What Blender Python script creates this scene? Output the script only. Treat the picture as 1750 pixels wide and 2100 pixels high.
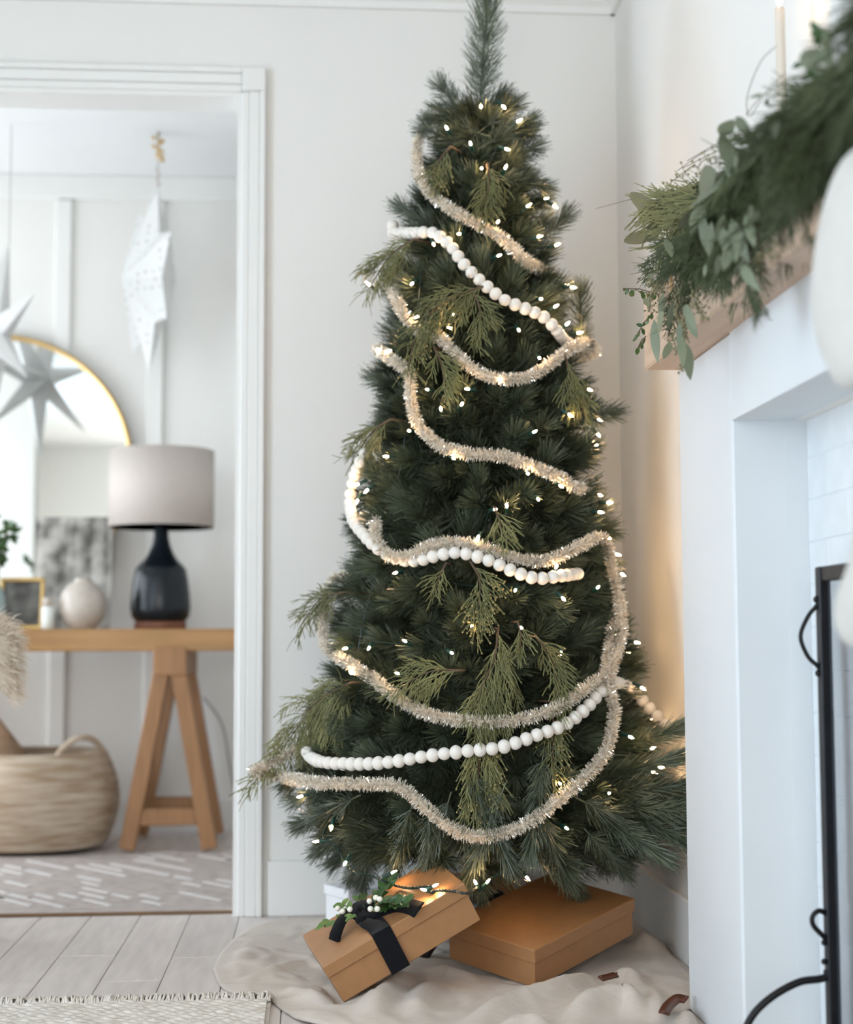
import bpy, math, random
import numpy as np
from mathutils import Vector, Matrix, Quaternion, noise

random.seed(7); rng = np.random.default_rng(7)
for o in list(bpy.data.objects): bpy.data.objects.remove(o)
scn = bpy.context.scene; COL = scn.collection
V = Vector; PI = math.pi

# ------------------------------------------------------------------ camera
F_PX, CAM_H = 3200.0, 0.70
YAW, PITCH, ROLL = (math.radians(a) for a in (4.24, 4.80, -0.22))
fw = V((math.sin(YAW)*math.cos(PITCH), math.cos(YAW)*math.cos(PITCH), math.sin(PITCH)))
rt0 = V((math.cos(YAW), -math.sin(YAW), 0)); up0 = rt0.cross(fw)
rt = rt0*math.cos(ROLL) + up0*math.sin(ROLL); up = -rt0*math.sin(ROLL) + up0*math.cos(ROLL)
CAM = V((0, 0, CAM_H))
cd = bpy.data.cameras.new('camera'); cam = bpy.data.objects.new('camera', cd); COL.objects.link(cam)
cam.matrix_world = Matrix(((rt.x, up.x, -fw.x, 0), (rt.y, up.y, -fw.y, 0), (rt.z, up.z, -fw.z, CAM_H), (0, 0, 0, 1)))
cd.sensor_fit = 'HORIZONTAL'; cd.sensor_width = 24.0; cd.lens = F_PX/1750*24.0
cd.clip_start = 0.05; cd.clip_end = 60
cd.dof.use_dof = True; cd.dof.focus_distance = 3.05; cd.dof.aperture_fstop = 1.8
scn.camera = cam
# ------------------------------------------------------------------ world, daylight from the windows, exposure
w = bpy.data.worlds.new('world'); scn.world = w; w.use_nodes = True
w.node_tree.nodes['Background'].inputs[0].default_value = (0.80, 0.90, 1.0, 1)
w.node_tree.nodes['Background'].inputs[1].default_value = 0.6
def area(name, loc, direction, sx, sy, power, color):
    l = bpy.data.lights.new(name, 'AREA'); l.shape = 'RECTANGLE'; l.size = sx; l.size_y = sy; l.energy = power; l.color = color
    o = bpy.data.objects.new(name, l); COL.objects.link(o); o.location = loc
    o.rotation_euler = V(direction).to_track_quat('-Z', 'Y').to_euler(); return o
area('window_daylight_left', (-2.57, 0.90, 0.98), (1, 0.0, 0), 1.5, 2.6, 84, (0.68, 0.84, 1.0))
area('window_daylight_rear', (-0.5, -2.41, 1.35), (0, 1, 0), 2.0, 1.7, 47, (1.0, 0.95, 0.88))
area('window_daylight_dining', (-2.57, 5.15, 1.00), (1, 0, 0), 1.6, 1.7, 46, (0.84, 0.92, 1.0))
vs = scn.view_settings
vs.view_transform = 'Standard'; vs.look = 'None'; vs.gamma = 1.0; vs.use_curve_mapping = False; vs.exposure = 0.27
scn.cycles.use_denoising = True
scn.cycles.max_bounces = 5; scn.cycles.diffuse_bounces = 4; scn.cycles.use_adaptive_sampling = True; scn.cycles.adaptive_threshold = 0.08; scn.cycles.adaptive_min_samples = 20; scn.cycles.sample_clamp_indirect = 6.0
scn.cycles.caustics_reflective = False; scn.cycles.caustics_refractive = False

def ray(px, py): return fw + rt*((px-875)/F_PX) - up*((py-1050)/F_PX)
def PY(px, py, y): d = ray(px, py); return CAM + d*(y/d.y)
def PX(px, py, x): d = ray(px, py); return CAM + d*(x/d.x)
def PZ(px, py, z): d = ray(px, py); return CAM + d*((z-CAM_H)/d.z)

# ------------------------------------------------------------------ mesh helpers
WL = {}
def put(o, parent, wloc):
    COL.objects.link(o); WL[o.name] = V(wloc)
    if parent: o.parent = parent; o.location = V(wloc) - WL[parent.name]
    else: o.location = wloc
    return o
def tag(o, label=None, cat=None, group=None, kind=None):
    for k, v in (('label', label), ('category', cat), ('group', group), ('kind', kind)):
        if v: o[k] = v
    return o
def thing(name, label, cat, loc, group=None):
    o = bpy.data.objects.new(name, None); o.empty_display_size = 0.05
    put(o, None, loc); return tag(o, label, cat, group)
def frame_of(t):
    t = V(t).normalized(); a = V((0, 0, 1)) if abs(t.z) < 0.9 else V((1, 0, 0))
    n = t.cross(a).normalized(); return n, t.cross(n).normalized()
class MB:
    def __init__(s): s.v = []; s.f = []
    def add(s, vs, fs):
        b = len(s.v); s.v += [V(p) for p in vs]; s.f += [tuple(b+i for i in f) for f in fs]; return s
    def box(s, c, d, M=None, bev=0.0):
        hx, hy, hz = d[0]/2, d[1]/2, d[2]/2; b = min(bev, hx*.9, hy*.9, hz*.9)
        if b <= 0:
            p = [V((x, y, z)) for z in (-hz, hz) for y in (-hy, hy) for x in (-hx, hx)]
            fs = [(0, 2, 3, 1), (4, 5, 7, 6), (0, 1, 5, 4), (2, 6, 7, 3), (0, 4, 6, 2), (1, 3, 7, 5)]
        else:
            p = []; idx = {}
            for sx in (-1, 1):
                for sy in (-1, 1):
                    for sz in (-1, 1):
                        for k, q in enumerate(((hx, hy-b, hz-b), (hx-b, hy, hz-b), (hx-b, hy-b, hz))):
                            idx[sx, sy, sz, k] = len(p); p.append(V((sx*q[0], sy*q[1], sz*q[2])))
            I = lambda *a: idx[a]; fs = []
            for q in (-1, 1):
                fs.append([I(q, -1, -1, 0), I(q, 1, -1, 0), I(q, 1, 1, 0), I(q, -1, 1, 0)][::q])
                fs.append([I(-1, q, -1, 1), I(-1, q, 1, 1), I(1, q, 1, 1), I(1, q, -1, 1)][::q])
                fs.append([I(-1, -1, q, 2), I(1, -1, q, 2), I(1, 1, q, 2), I(-1, 1, q, 2)][::q])
            for a in (-1, 1):
                for c2 in (-1, 1):
                    fs.append([I(a, c2, -1, 0), I(a, c2, -1, 1), I(a, c2, 1, 1), I(a, c2, 1, 0)][::a*c2])
                    fs.append([I(a, -1, c2, 0), I(a, 1, c2, 0), I(a, 1, c2, 2), I(a, -1, c2, 2)][::a*c2])
                    fs.append([I(-1, a, c2, 1), I(-1, a, c2, 2), I(1, a, c2, 2), I(1, a, c2, 1)][::a*c2])
                    for e in (-1, 1): fs.append([I(a, c2, e, 0), I(a, c2, e, 1), I(a, c2, e, 2)][::a*c2*e])
        if M is not None: p = [M @ q for q in p]
        return s.add([q+V(c) for q in p], fs)
    def tube(s, pts, r, n=6, caps=True, closed=False, flat=1.0):
        pts = [V(p) for p in pts]; m = len(pts); rr = r if isinstance(r, (list, tuple)) else [r]*m
        vs = []; nrm = None
        for i, p in enumerate(pts):
            if closed: t = pts[(i+1) % m]-pts[i-1]
            else: t = pts[min(i+1, m-1)]-pts[max(i-1, 0)]
            t = t.normalized() if t.length > 1e-9 else V((0, 0, 1))
            if nrm is None: nrm, _ = frame_of(t)
            nrm = (nrm - t*nrm.dot(t)); nrm = nrm.normalized() if nrm.length > 1e-6 else frame_of(t)[0]
            bn = t.cross(nrm)
            for k in range(n):
                a = 2*PI*k/n; vs.append(p + nrm*math.cos(a)*rr[i] + bn*math.sin(a)*rr[i]*flat)
        fs = []
        for i in range(m if closed else m-1):
            j = (i+1) % m
            for k in range(n): fs.append((i*n+k, i*n+(k+1) % n, j*n+(k+1) % n, j*n+k))
        if caps and not closed: fs += [tuple(range(n))[::-1], tuple((m-1)*n+k for k in range(n))]
        return s.add(vs, fs)
    def lathe(s, prof, n=32, c=(0, 0, 0), sx=1, sy=1):
        vs = []; fs = []; c = V(c)
        for r, z in prof:
            for k in range(n): a = 2*PI*k/n; vs.append(c+V((r*sx*math.cos(a), r*sy*math.sin(a), z)))
        for i in range(len(prof)-1):
            for k in range(n): fs.append((i*n+k, i*n+(k+1) % n, (i+1)*n+(k+1) % n, (i+1)*n+k))
        if prof[0][0] > 1e-5: fs.append(tuple(range(n))[::-1])
        if prof[-1][0] > 1e-5: fs.append(tuple((len(prof)-1)*n+k for k in range(n)))
        return s.add(vs, fs)
    def ball(s, c, r, n=12, m=8, sc=(1, 1, 1)):
        return s.lathe([(r*math.sin(PI*i/m), -r*math.cos(PI*i/m)*sc[2]) for i in range(m+1)], n, c, sc[0], sc[1])
    def strip(s, pts, ws, nrm):
        pts = [V(p) for p in pts]; vs = []; m = len(pts)
        for i, p in enumerate(pts):
            t = pts[min(i+1, m-1)]-pts[max(i-1, 0)]; nn = nrm[i] if isinstance(nrm, list) else nrm
            d = t.cross(V(nn)); d = d.normalized() if d.length > 1e-9 else V((1, 0, 0)); vs += [p-d*ws[i]/2, p+d*ws[i]/2]
        return s.add(vs, [(2*i, 2*i+1, 2*i+3, 2*i+2) for i in range(m-1)])
    def mesh(s, name, smooth=False, M=None):
        me = bpy.data.meshes.new(name); me.from_pydata([tuple(M @ p) if M else tuple(p) for p in s.v], [], s.f); me.update()
        if smooth: me.polygons.foreach_set('use_smooth', [True]*len(me.polygons))
        return me
    def build(s, name, mat, parent=None, smooth=False, solid=0, sub=0, weld=0):
        lo = [min(p[i] for p in s.v) for i in range(3)]; hi = [max(p[i] for p in s.v) for i in range(3)]
        c = V(((lo[0]+hi[0])/2, (lo[1]+hi[1])/2, lo[2]))
        me = s.mesh(name, smooth, Matrix.Translation(-c)); me.materials.append(mat)
        o = bpy.data.objects.new(name, me); put(o, parent, c)
        if weld: md = o.modifiers.new('weld', 'WELD'); md.merge_threshold = weld
        if sub: md = o.modifiers.new('subdivision', 'SUBSURF'); md.levels = md.render_levels = sub
        if solid: md = o.modifiers.new('thickness', 'SOLIDIFY'); md.thickness = solid; md.offset = 0
        return o
def np_obj(name, verts, quads, mat, parent=None, smooth=False, recenter=True):
    verts = np.asarray(verts, float); c = V((0, 0, 0))
    if recenter:
        lo, hi = verts.min(0), verts.max(0); c = V(((lo[0]+hi[0])/2, (lo[1]+hi[1])/2, lo[2])); verts = verts - np.array(c)
    me = np_mesh(name, verts, quads, smooth); me.materials.append(mat)
    return put(bpy.data.objects.new(name, me), parent, c)
def np_mesh(name, verts, quads, smooth=False):
    me = bpy.data.meshes.new(name); nv, nq = len(verts), len(quads); k = quads.shape[1]
    me.vertices.add(nv); me.vertices.foreach_set('co', np.asarray(verts, np.float32).ravel())
    me.loops.add(nq*k); me.loops.foreach_set('vertex_index', np.asarray(quads, np.int32).ravel())
    me.polygons.add(nq); me.polygons.foreach_set('loop_start', np.arange(0, nq*k, k, dtype=np.int32))
    me.update(calc_edges=True)
    if smooth: me.polygons.foreach_set('use_smooth', np.ones(nq, bool))
    return me
def inst(name, me, parent, loc, quat=None, scale=1.0):
    o = bpy.data.objects.new(name, me); put(o, parent, loc)
    if quat is not None: o.rotation_mode = 'QUATERNION'; o.rotation_quaternion = quat
    if scale != 1.0: o.scale = (scale,)*3 if isinstance(scale, (int, float)) else scale
    return o
def spline(pts, n=8):
    pts = [V(p) for p in pts]; P = [pts[0]*2-pts[1]] + pts + [pts[-1]*2-pts[-2]]; out = []
    for i in range(1, len(P)-2):
        a, b, c, d = P[i-1:i+3]
        for k in range(n):
            t = k/n; out.append(0.5*((2*b)+(c-a)*t+(2*a-5*b+4*c-d)*t*t+(3*b-a-3*c+d)*t**3))
    return out+[pts[-1]]
def resample(pts, step):
    out = [pts[0]]; acc = 0.0
    for a, b in zip(pts, pts[1:]):
        L = (b-a).length; d = step-acc
        while d <= L and L > 0: out.append(a+(b-a)*(d/L)); d += step
        acc = (acc+L) % step if L > 0 else acc
    return out

# ------------------------------------------------------------------ materials
def srgb(r, g, b): return tuple(((c/255)/12.92 if c/255 <= 0.04045 else ((c/255+0.055)/1.055)**2.4) for c in (r, g, b))
def mat(name, col, rough=0.6, metal=0.0, var=0.0, scale=8.0, stretch=(1, 1, 1), bump=0.0, bscale=60.0, col2=None, objvar=0.0, sheen=0.0, spec=0.5, coord='Object', trans=0.0, emit=None, coat=0.0, detail=4):
    m = bpy.data.materials.new(name); m.use_nodes = True; nt = m.node_tree; b = nt.nodes['Principled BSDF']; N = nt.nodes.new; L = nt.links.new
    b.inputs['Roughness'].default_value = rough; b.inputs['Metallic'].default_value = metal
    b.inputs['Specular IOR Level'].default_value = spec; b.inputs['Base Color'].default_value = (*col, 1)
    if sheen: b.inputs['Sheen Weight'].default_value = sheen
    if coat: b.inputs['Coat Weight'].default_value = coat; b.inputs['Coat Roughness'].default_value = 0.15
    if emit: b.inputs['Emission Color'].default_value = (*emit[0], 1); b.inputs['Emission Strength'].default_value = emit[1]
    tc = N('ShaderNodeTexCoord'); mp = N('ShaderNodeMapping'); mp.inputs['Scale'].default_value = stretch; L(tc.outputs[coord], mp.inputs['Vector'])
    last = None
    if var or col2:
        n = N('ShaderNodeTexNoise'); n.inputs['Scale'].default_value = scale; n.inputs['Detail'].default_value = detail; L(mp.outputs[0], n.inputs['Vector'])
        rp = N('ShaderNodeValToRGB'); rp.color_ramp.elements[0].position = 0.32; rp.color_ramp.elements[1].position = 0.68
        c2 = col2 or tuple(min(1, c*(1+var)) for c in col); c1 = col if col2 else tuple(c*(1-var) for c in col)
        rp.color_ramp.elements[0].color = (*c1, 1); rp.color_ramp.elements[1].color = (*c2, 1)
        L(n.outputs['Fac'], rp.inputs['Fac']); last = rp.outputs['Color']
    if objvar:
        oi = N('ShaderNodeObjectInfo'); hs = N('ShaderNodeHueSaturation'); mr = N('ShaderNodeMapRange')
        mr.inputs['To Min'].default_value = 1-objvar; mr.inputs['To Max'].default_value = 1+objvar
        L(oi.outputs['Random'], mr.inputs['Value']); L(mr.outputs[0], hs.inputs['Value'])
        if last: L(last, hs.inputs['Color'])
        else: hs.inputs['Color'].default_value = (*col, 1)
        last = hs.outputs['Color']
    if last: L(last, b.inputs['Base Color'])
    if bump:
        n2 = N('ShaderNodeTexNoise'); n2.inputs['Scale'].default_value = bscale; n2.inputs['Detail'].default_value = 3; L(mp.outputs[0], n2.inputs['Vector'])
        bp = N('ShaderNodeBump'); bp.inputs['Strength'].default_value = bump; bp.inputs['Distance'].default_value = 0.002
        L(n2.outputs['Fac'], bp.inputs['Height']); L(bp.outputs[0], b.inputs['Normal'])
    if trans:
        out = nt.nodes['Material Output']; tr = N('ShaderNodeBsdfTranslucent'); mx = N('ShaderNodeMixShader'); mx.inputs[0].default_value = trans
        tr.inputs['Color'].default_value = (*col, 1)
        if last: L(last, tr.inputs['Color'])
        L(b.outputs[0], mx.inputs[1]); L(tr.outputs[0], mx.inputs[2]); L(mx.outputs[0], out.inputs['Surface'])
    return m
M_wall = mat('wall_paint', (0.81, 0.80, 0.768), 0.75, var=0.012, scale=2, bump=0.05, bscale=200)
M_fire = mat('fireplace_paint', (0.69, 0.72, 0.738), 0.6, var=0.015, scale=3, bump=0.05, bscale=150)
M_trim = mat('trim_paint', (0.82, 0.815, 0.79), 0.45, var=0.01, scale=3)
M_ceil = mat('ceiling_paint', (0.80, 0.80, 0.79), 0.85, var=0.01, scale=2)
M_brick = mat('painted_brick', (0.74, 0.77, 0.785), 0.7, var=0.03, scale=20, bump=0.4, bscale=90)
M_plank = mat('pale_floor_wood', (0.68, 0.62, 0.585), 0.42, var=0.10, scale=6, stretch=(6, 0.8, 1), objvar=0.06, bump=0.06, bscale=90)
M_sub = mat('floor_joint', (0.30, 0.25, 0.22), 0.8)
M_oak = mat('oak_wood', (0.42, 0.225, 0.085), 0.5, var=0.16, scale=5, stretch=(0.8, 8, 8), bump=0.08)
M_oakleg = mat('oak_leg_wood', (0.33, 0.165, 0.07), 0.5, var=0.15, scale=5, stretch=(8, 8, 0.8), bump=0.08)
M_mantel = mat('pale_mantel_wood', (0.56, 0.41, 0.30), 0.55, var=0.10, scale=5, stretch=(9, 0.7, 9), bump=0.08)
M_kraft = mat('kraft_board', (0.345, 0.165, 0.062), 0.50, var=0.05, scale=40, bump=0.05, bscale=300, spec=0.7)
M_whitebox = mat('white_board', (0.78, 0.78, 0.80), 0.5, var=0.02, scale=30)
M_velvet = mat('black_velvet', (0.005, 0.005, 0.007), 0.85, sheen=0.04, spec=0.2, var=0.1, scale=30)
M_linen = mat('linen', (0.60, 0.53, 0.46), 0.9, var=0.05, scale=35, stretch=(1, 5, 1), bump=0.35, bscale=420, sheen=0.1)
M_leather = mat('brown_leather', (0.10, 0.026, 0.010), 0.45, var=0.15, scale=30, bump=0.2, bscale=120)
M_needle = mat('pine_needle', (0.048, 0.068, 0.040), 0.42, col2=(0.135, 0.160, 0.105), scale=14, objvar=0.25, spec=0.55)
M_bark = mat('twig_bark', (0.10, 0.062, 0.035), 0.8, var=0.2, scale=40, bump=0.3)
M_cedar = mat('cedar_green', (0.185, 0.195, 0.080), 0.55, col2=(0.34, 0.325, 0.135), scale=14, objvar=0.15, trans=0.2)
M_cedarbud = mat('cedar_bud', (0.33, 0.27, 0.11), 0.7, var=0.15, scale=60)
M_cedard = mat('dark_cedar', (0.050, 0.072, 0.030), 0.55, col2=(0.105, 0.130, 0.055), scale=14, objvar=0.25, trans=0.2)
M_euc = mat('eucalyptus_leaf', (0.205, 0.238, 0.155), 0.55, var=0.15, scale=12, objvar=0.25, trans=0.2, bump=0.1)
M_leafg = mat('glossy_leaf', (0.045, 0.105, 0.025), 0.35, var=0.2, scale=25, objvar=0.3, trans=0.15)
M_leafl = mat('light_leaf', (0.13, 0.24, 0.06), 0.4, var=0.15, scale=25, objvar=0.2, trans=0.2)
M_seed = mat('eucalyptus_seed', (0.24, 0.22, 0.12), 0.7, var=0.2, scale=50)
M_tinsel = mat('champagne_tinsel', (1.0, 0.90, 0.775), 0.35, metal=0.0, var=0.04, scale=120, spec=1.0, trans=0.4)
M_spark = mat('tinsel_glint', (1.0, 0.93, 0.82), 0.10, metal=1.0)
M_tcore = mat('tinsel_wire', (0.80, 0.70, 0.58), 0.6, metal=0.2, var=0.1)
M_felt = mat('white_felt', (0.80, 0.755, 0.69), 0.95, var=0.03, scale=80, bump=0.35, bscale=300, sheen=0.3)
M_wire = mat('green_wire', (0.006, 0.022, 0.016), 0.45, var=0.1)
M_socket = mat('green_socket', (0.006, 0.045, 0.036), 0.4, var=0.1)
M_bulb = mat('lit_bulb', (1, 0.8, 0.5), 0.2, emit=((1.0, 0.63, 0.32), 155.0))
M_black = mat('black_iron', (0.012, 0.012, 0.014), 0.42, metal=0.6, var=0.2, scale=30, bump=0.2)
M_wires = mat('screen_wire', (0.12, 0.14, 0.17), 0.4, metal=0.6)
M_wax = mat('ivory_wax', (0.86, 0.79, 0.70), 0.45, var=0.02, trans=0.35)
M_wick = mat('wick', (0.03, 0.02, 0.015), 0.9)
M_flame = mat('flame', (1, 0.8, 0.4), 0.5, emit=((1.0, 0.66, 0.30), 30.0))
M_brass = mat('brass', (0.62, 0.42, 0.17), 0.32, metal=1.0, var=0.08, scale=15)
M_ribbon = mat('tan_velvet_ribbon', (0.42, 0.22, 0.07), 0.7, var=0.15, scale=20, sheen=0.4)
M_knit = mat('cream_knit', (0.55, 0.535, 0.49), 0.95, var=0.03, scale=30, bump=0.6, bscale=140, sheen=0.3)
M_fur = mat('cream_fur', (0.80, 0.70, 0.58), 0.8, var=0.08, scale=12, trans=0.25)
M_shade = mat('linen_lampshade', (0.68, 0.605, 0.55), 0.9, var=0.04, scale=60, stretch=(1, 1, 4), bump=0.3, bscale=300, trans=0.15)
M_ceramic = mat('dark_glaze', (0.008, 0.012, 0.016), 0.25, var=0.2, scale=8, spec=0.35)
M_cork = mat('red_brown_wood', (0.20, 0.075, 0.038), 0.6, var=0.15, scale=20)
M_vase = mat('cream_stoneware', (0.56, 0.50, 0.44), 0.35, var=0.05, scale=60)
M_jar = mat('white_glass', (0.86, 0.90, 0.88), 0.2, var=0.01)
M_mirror = mat('mirror_glass', (0.90, 0.92, 0.90), 0.02, metal=1.0)
M_paper = mat('white_paper', (0.84, 0.84, 0.83), 0.8, var=0.01, scale=10, trans=0.25)
M_seagrass = mat('seagrass_weave', (0.36, 0.25, 0.155), 0.85, col2=(0.62, 0.52, 0.41), scale=7, stretch=(1, 1, 9), bump=0.6, bscale=60)
M_blanket = mat('rolled_blanket', (0.34, 0.22, 0.14), 0.9, var=0.25, scale=20, bump=0.4, bscale=150)
M_ruga = mat('taupe_rug', (0.42, 0.365, 0.335), 0.95, var=0.14, scale=25, bump=0.5, bscale=200)
M_rugb = mat('pale_tuft', (0.60, 0.565, 0.545), 0.95, var=0.05, scale=25, bump=0.5, bscale=200)
M_rugc = mat('rug_binding', (0.20, 0.12, 0.065), 0.9, var=0.1)
M_jute = mat('jute_yarn', (0.58, 0.52, 0.45), 0.95, col2=(0.76, 0.71, 0.64), scale=40, bump=0.7, bscale=220)
M_cord = mat('grey_cord', (0.22, 0.22, 0.23), 0.5)
M_glassb = mat('teal_glass', (0.32, 0.42, 0.42), 0.1, var=0.1, coat=0.5)
M_stand = mat('black_plastic', (0.012, 0.012, 0.013), 0.3, var=0.1)
def art_mat(name, a, b, sx, sz):
    m = mat(name, a, 0.6); nt = m.node_tree; N = nt.nodes.new; L = nt.links.new; bs = nt.nodes['Principled BSDF']
    tc = N('ShaderNodeTexCoord'); mp = N('ShaderNodeMapping'); mp.inputs['Scale'].default_value = (sx, 1, sz); L(tc.outputs['Object'], mp.inputs[0])
    n = N('ShaderNodeTexNoise'); n.inputs['Scale'].default_value = 1; n.inputs['Detail'].default_value = 6; L(mp.outputs[0], n.inputs[0])
    n2 = N('ShaderNodeTexNoise'); n2.inputs['Scale'].default_value = 14; n2.inputs['Detail'].default_value = 5; L(tc.outputs['Object'], n2.inputs[0])
    mx = N('ShaderNodeMath'); mx.operation = 'ADD'; L(n.outputs[0], mx.inputs[0]); L(n2.outputs[0], mx.inputs[1])
    rp = N('ShaderNodeValToRGB'); rp.color_ramp.elements[0].position = 0.40; rp.color_ramp.elements[0].color = (*a, 1)
    rp.color_ramp.elements[1].position = 0.62; rp.color_ramp.elements[1].color = (*b, 1)
    hv = N('ShaderNodeMath'); hv.operation = 'MULTIPLY'; hv.inputs[1].default_value = 0.5; L(mx.outputs[0], hv.inputs[0]); L(hv.outputs[0], rp.inputs[0]); L(rp.outputs[0], bs.inputs['Base Color'])
    return m
M_art = art_mat('forest_print', (0.09, 0.085, 0.075), (0.62, 0.60, 0.56), 22, 3)
M_photo = art_mat('dark_photo', (0.03, 0.028, 0.025), (0.20, 0.20, 0.18), 9, 9)
def perf_mat():
    m = mat('perforated_paper', (0.86, 0.86, 0.84), 0.8, trans=0.25); nt = m.node_tree; N = nt.nodes.new; L = nt.links.new
    tc = N('ShaderNodeTexCoord'); vo = N('ShaderNodeTexVoronoi'); vo.inputs['Scale'].default_value = 34; vo.inputs['Randomness'].default_value = 0.35
    L(tc.outputs['Object'], vo.inputs[0]); rp = N('ShaderNodeValToRGB'); rp.color_ramp.interpolation = 'EASE'
    rp.color_ramp.elements[0].position = 0.16; rp.color_ramp.elements[0].color = (0.42, 0.39, 0.36, 1); rp.color_ramp.elements[1].position = 0.24; rp.color_ramp.elements[1].color = (0.86, 0.86, 0.84, 1)
    L(vo.outputs['Distance'], rp.inputs[0]); L(rp.outputs[0], nt.nodes['Principled BSDF'].inputs['Base Color']); return m
M_perf = perf_mat()

# ================================================================== THE SETTING
YB, YB2, YF = 4.12, 4.24, 6.00           # back wall faces, far wall
XR, XL, ZC = 0.83, -2.60, 2.51           # right wall, left wall, ceiling
DX0, DX1, DZ = -1.35, -0.188, 2.178      # doorway
def struct(name, mb, m, **k): return tag(mb.build(name, m, **k), kind='structure')
fl = struct('floor', MB().box((-0.85, 1.75, -0.02), (3.7, 8.5, 0.028)), M_sub)
# planks run away from the camera, each a piece of the floor
pw = 0.1275; x0 = -0.1824 - 19*pw; px_i = 0
plank_cache = {}
for i in range(27):
    xc = x0 + pw*(i+0.5)
    if xc > XR-0.02 or xc < -2.55: continue
    # joints read from the photograph for the boards in view
    if xc < -1.2: y, ys = -2.3, []
    key = round((xc+0.1824)/pw-0.5)
    J = {0: [3.36, 4.12], -1: [3.60, 4.15], -2: [3.36, 4.9], -3: [3.64, 5.0], -4: [3.36, 4.6], -5: [3.55, 4.8]}.get(key)
    if J is None: o_ = random.random(); J = [1.0+o_, 2.1+o_, 3.3+o_, 4.5+o_]
    js = [-2.4, -1.2, 0.1, 1.6+0.2*random.random()] if key > -6 and J[0] > 2 else [-2.4, -0.6]
    js = js + J + ([5.2] if J[-1] < 5.0 else []) + [5.98]
    for a, b in zip(js, js[1:]):
        Lg = round(b-a, 2)
        if Lg < 0.05: continue
        if Lg not in plank_cache:
            me = MB().box((0, 0, 0), (pw-0.0016, Lg-0.0016, 0.014), bev=0.0012).mesh('plank'); me.materials.append(M_plank); plank_cache[Lg] = me
        inst('plank', plank_cache[Lg], fl, (xc, (a+b)/2, -0.007))
# walls
struct('wall_back', MB().box(((XL+DX0)/2, 4.18, ZC/2), (DX0-XL, 0.12, ZC)).box(((XR+DX1)/2, 4.18, ZC/2), (XR-DX1, 0.12, ZC))
       .box(((DX0+DX1)/2, 4.18, (ZC+DZ)/2), (DX1-DX0, 0.12, ZC-DZ)), M_wall)
NY0, NY1, NZ = 1.25, 2.62, 1.08          # fireplace opening
wr = MB().box((XR+.06, (NY1+YB2)/2, ZC/2), (.12, YB2-NY1, ZC)).box((XR+.06, (-2.4+NY0)/2, ZC/2), (.12, NY0+2.4, ZC)).box((XR+.06, (NY0+NY1)/2, (ZC+NZ)/2), (.12, NY1-NY0, ZC-NZ))
wr.box((0.98, (NY0+NY1)/2, 0.54), (.06, NY1-NY0, 1.08))
struct('wall_right', wr, M_wall)
struct('wall_chimney', MB().box((0.80, 1.30, (1.39+ZC)/2), (0.06, 1.81, ZC-1.39)), M_wall)
struct('wall_left', MB().box((XL-.06, -1.45, ZC/2), (.12, 2.0, ZC)).box((XL-.06, 3.22, ZC/2), (.12, 2.02, ZC)).box((XL-.06, .88, 0.12), (.12, 2.7, 0.24)).box((XL-.06, .88, 2.33), (.12, 2.7, 0.36))
       .box((XL-.06, 5.1, 0.10), (.12, 1.8, .20)).box((XL-.06, 5.1, 2.16), (.12, 1.8, .70)), M_wall)
struct('wall_front', MB().box((-2.06, -2.46, ZC/2), (1.12, .12, ZC)).box((.70, -2.46, ZC/2), (.40, .12, ZC)).box((-.5, -2.46, .25), (2.0, .12, .5)).box((-.5, -2.46, 2.355), (2.0, .12, .31)), M_wall)
struct('ceiling', MB().box((-0.88, 0.88, ZC+.04), (3.6, 6.7, .08)), M_ceil)
struct('ceiling_dining', MB().box((-0.88, 5.63, ZC+.04), (3.6, .86, .08)).box((-0.88, 4.76, ZC+.01), (3.6, 1.0, .08)), M_ceil)
wf = struct('wall_far', MB().box((-0.88, 6.06, ZC/2), (3.6, .12, ZC)), M_wall)
struct('wall_dining_right', MB().box((0.60, 5.12, ZC/2), (.10, 1.74, ZC)), M_wall)
MB().box((-1.03, 5.991, 2.462), (3.1, .018, .095), bev=.003).build('top_rail', M_trim, wf)
bat = MB().box((0, 0, 1.265), (.060, .016, 2.29), bev=.003).mesh('batten'); bat.materials.append(M_trim)
for k in range(-5, 4): inst('batten', bat, wf, (-0.954+0.3536*k, 5.992, 0))
struct('baseboard_far', MB().box((-1.03, 5.989, .06), (3.1, .022, .12), bev=.004), M_trim)
struct('baseboard_back', MB().box(((XR+DX1+.078)/2, 4.112, .0705), (XR-DX1-.078, .016, .141), bev=.003), M_trim)
struct('baseboard_right', MB().box((XR-.008, 3.55, .0705), (.016, 1.1, .141), bev=.003), M_trim)
# door casing: stepped boards, head and side
cs = tag(thing('trim_1', None, None, (DX1, 4.1, 0)), kind='structure')
def casing(x, z0, z1, name):
    mb = MB()
    for off, wd, th in ((0.0, .020, .014), (.020, .028, .020), (.048, .016, .027)): mb.box((x+off+wd/2, 4.12-th/2, (z0+z1)/2), (wd, th, z1-z0), bev=.003)
    return mb.build(name, M_trim, cs)
casing(DX1, 0, DZ, 'side_casing')
mb = MB()
for off, wd, th in ((0.0, .020, .014), (.020, .028, .020), (.048, .016, .027)): mb.box(((DX0+DX1)/2, 4.12-th/2, DZ+off+wd/2), (DX1-DX0, th, wd), bev=.003)
mb.build('head_casing', M_trim, cs)
MB().box((DX1+.032, 4.106, DZ+.032), (.064, .028, .064), bev=.003).build('corner_block', M_trim, cs)
MB().box((DX1-.006, 4.18, DZ/2), (.012, .13, DZ)).build('jamb', M_trim, cs)
MB().box(((DX0+DX1)/2-.006, 4.18, DZ-.0055), (DX1-DX0-.0125, .131, .012)).build('head_jamb', M_trim, cs)
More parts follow.
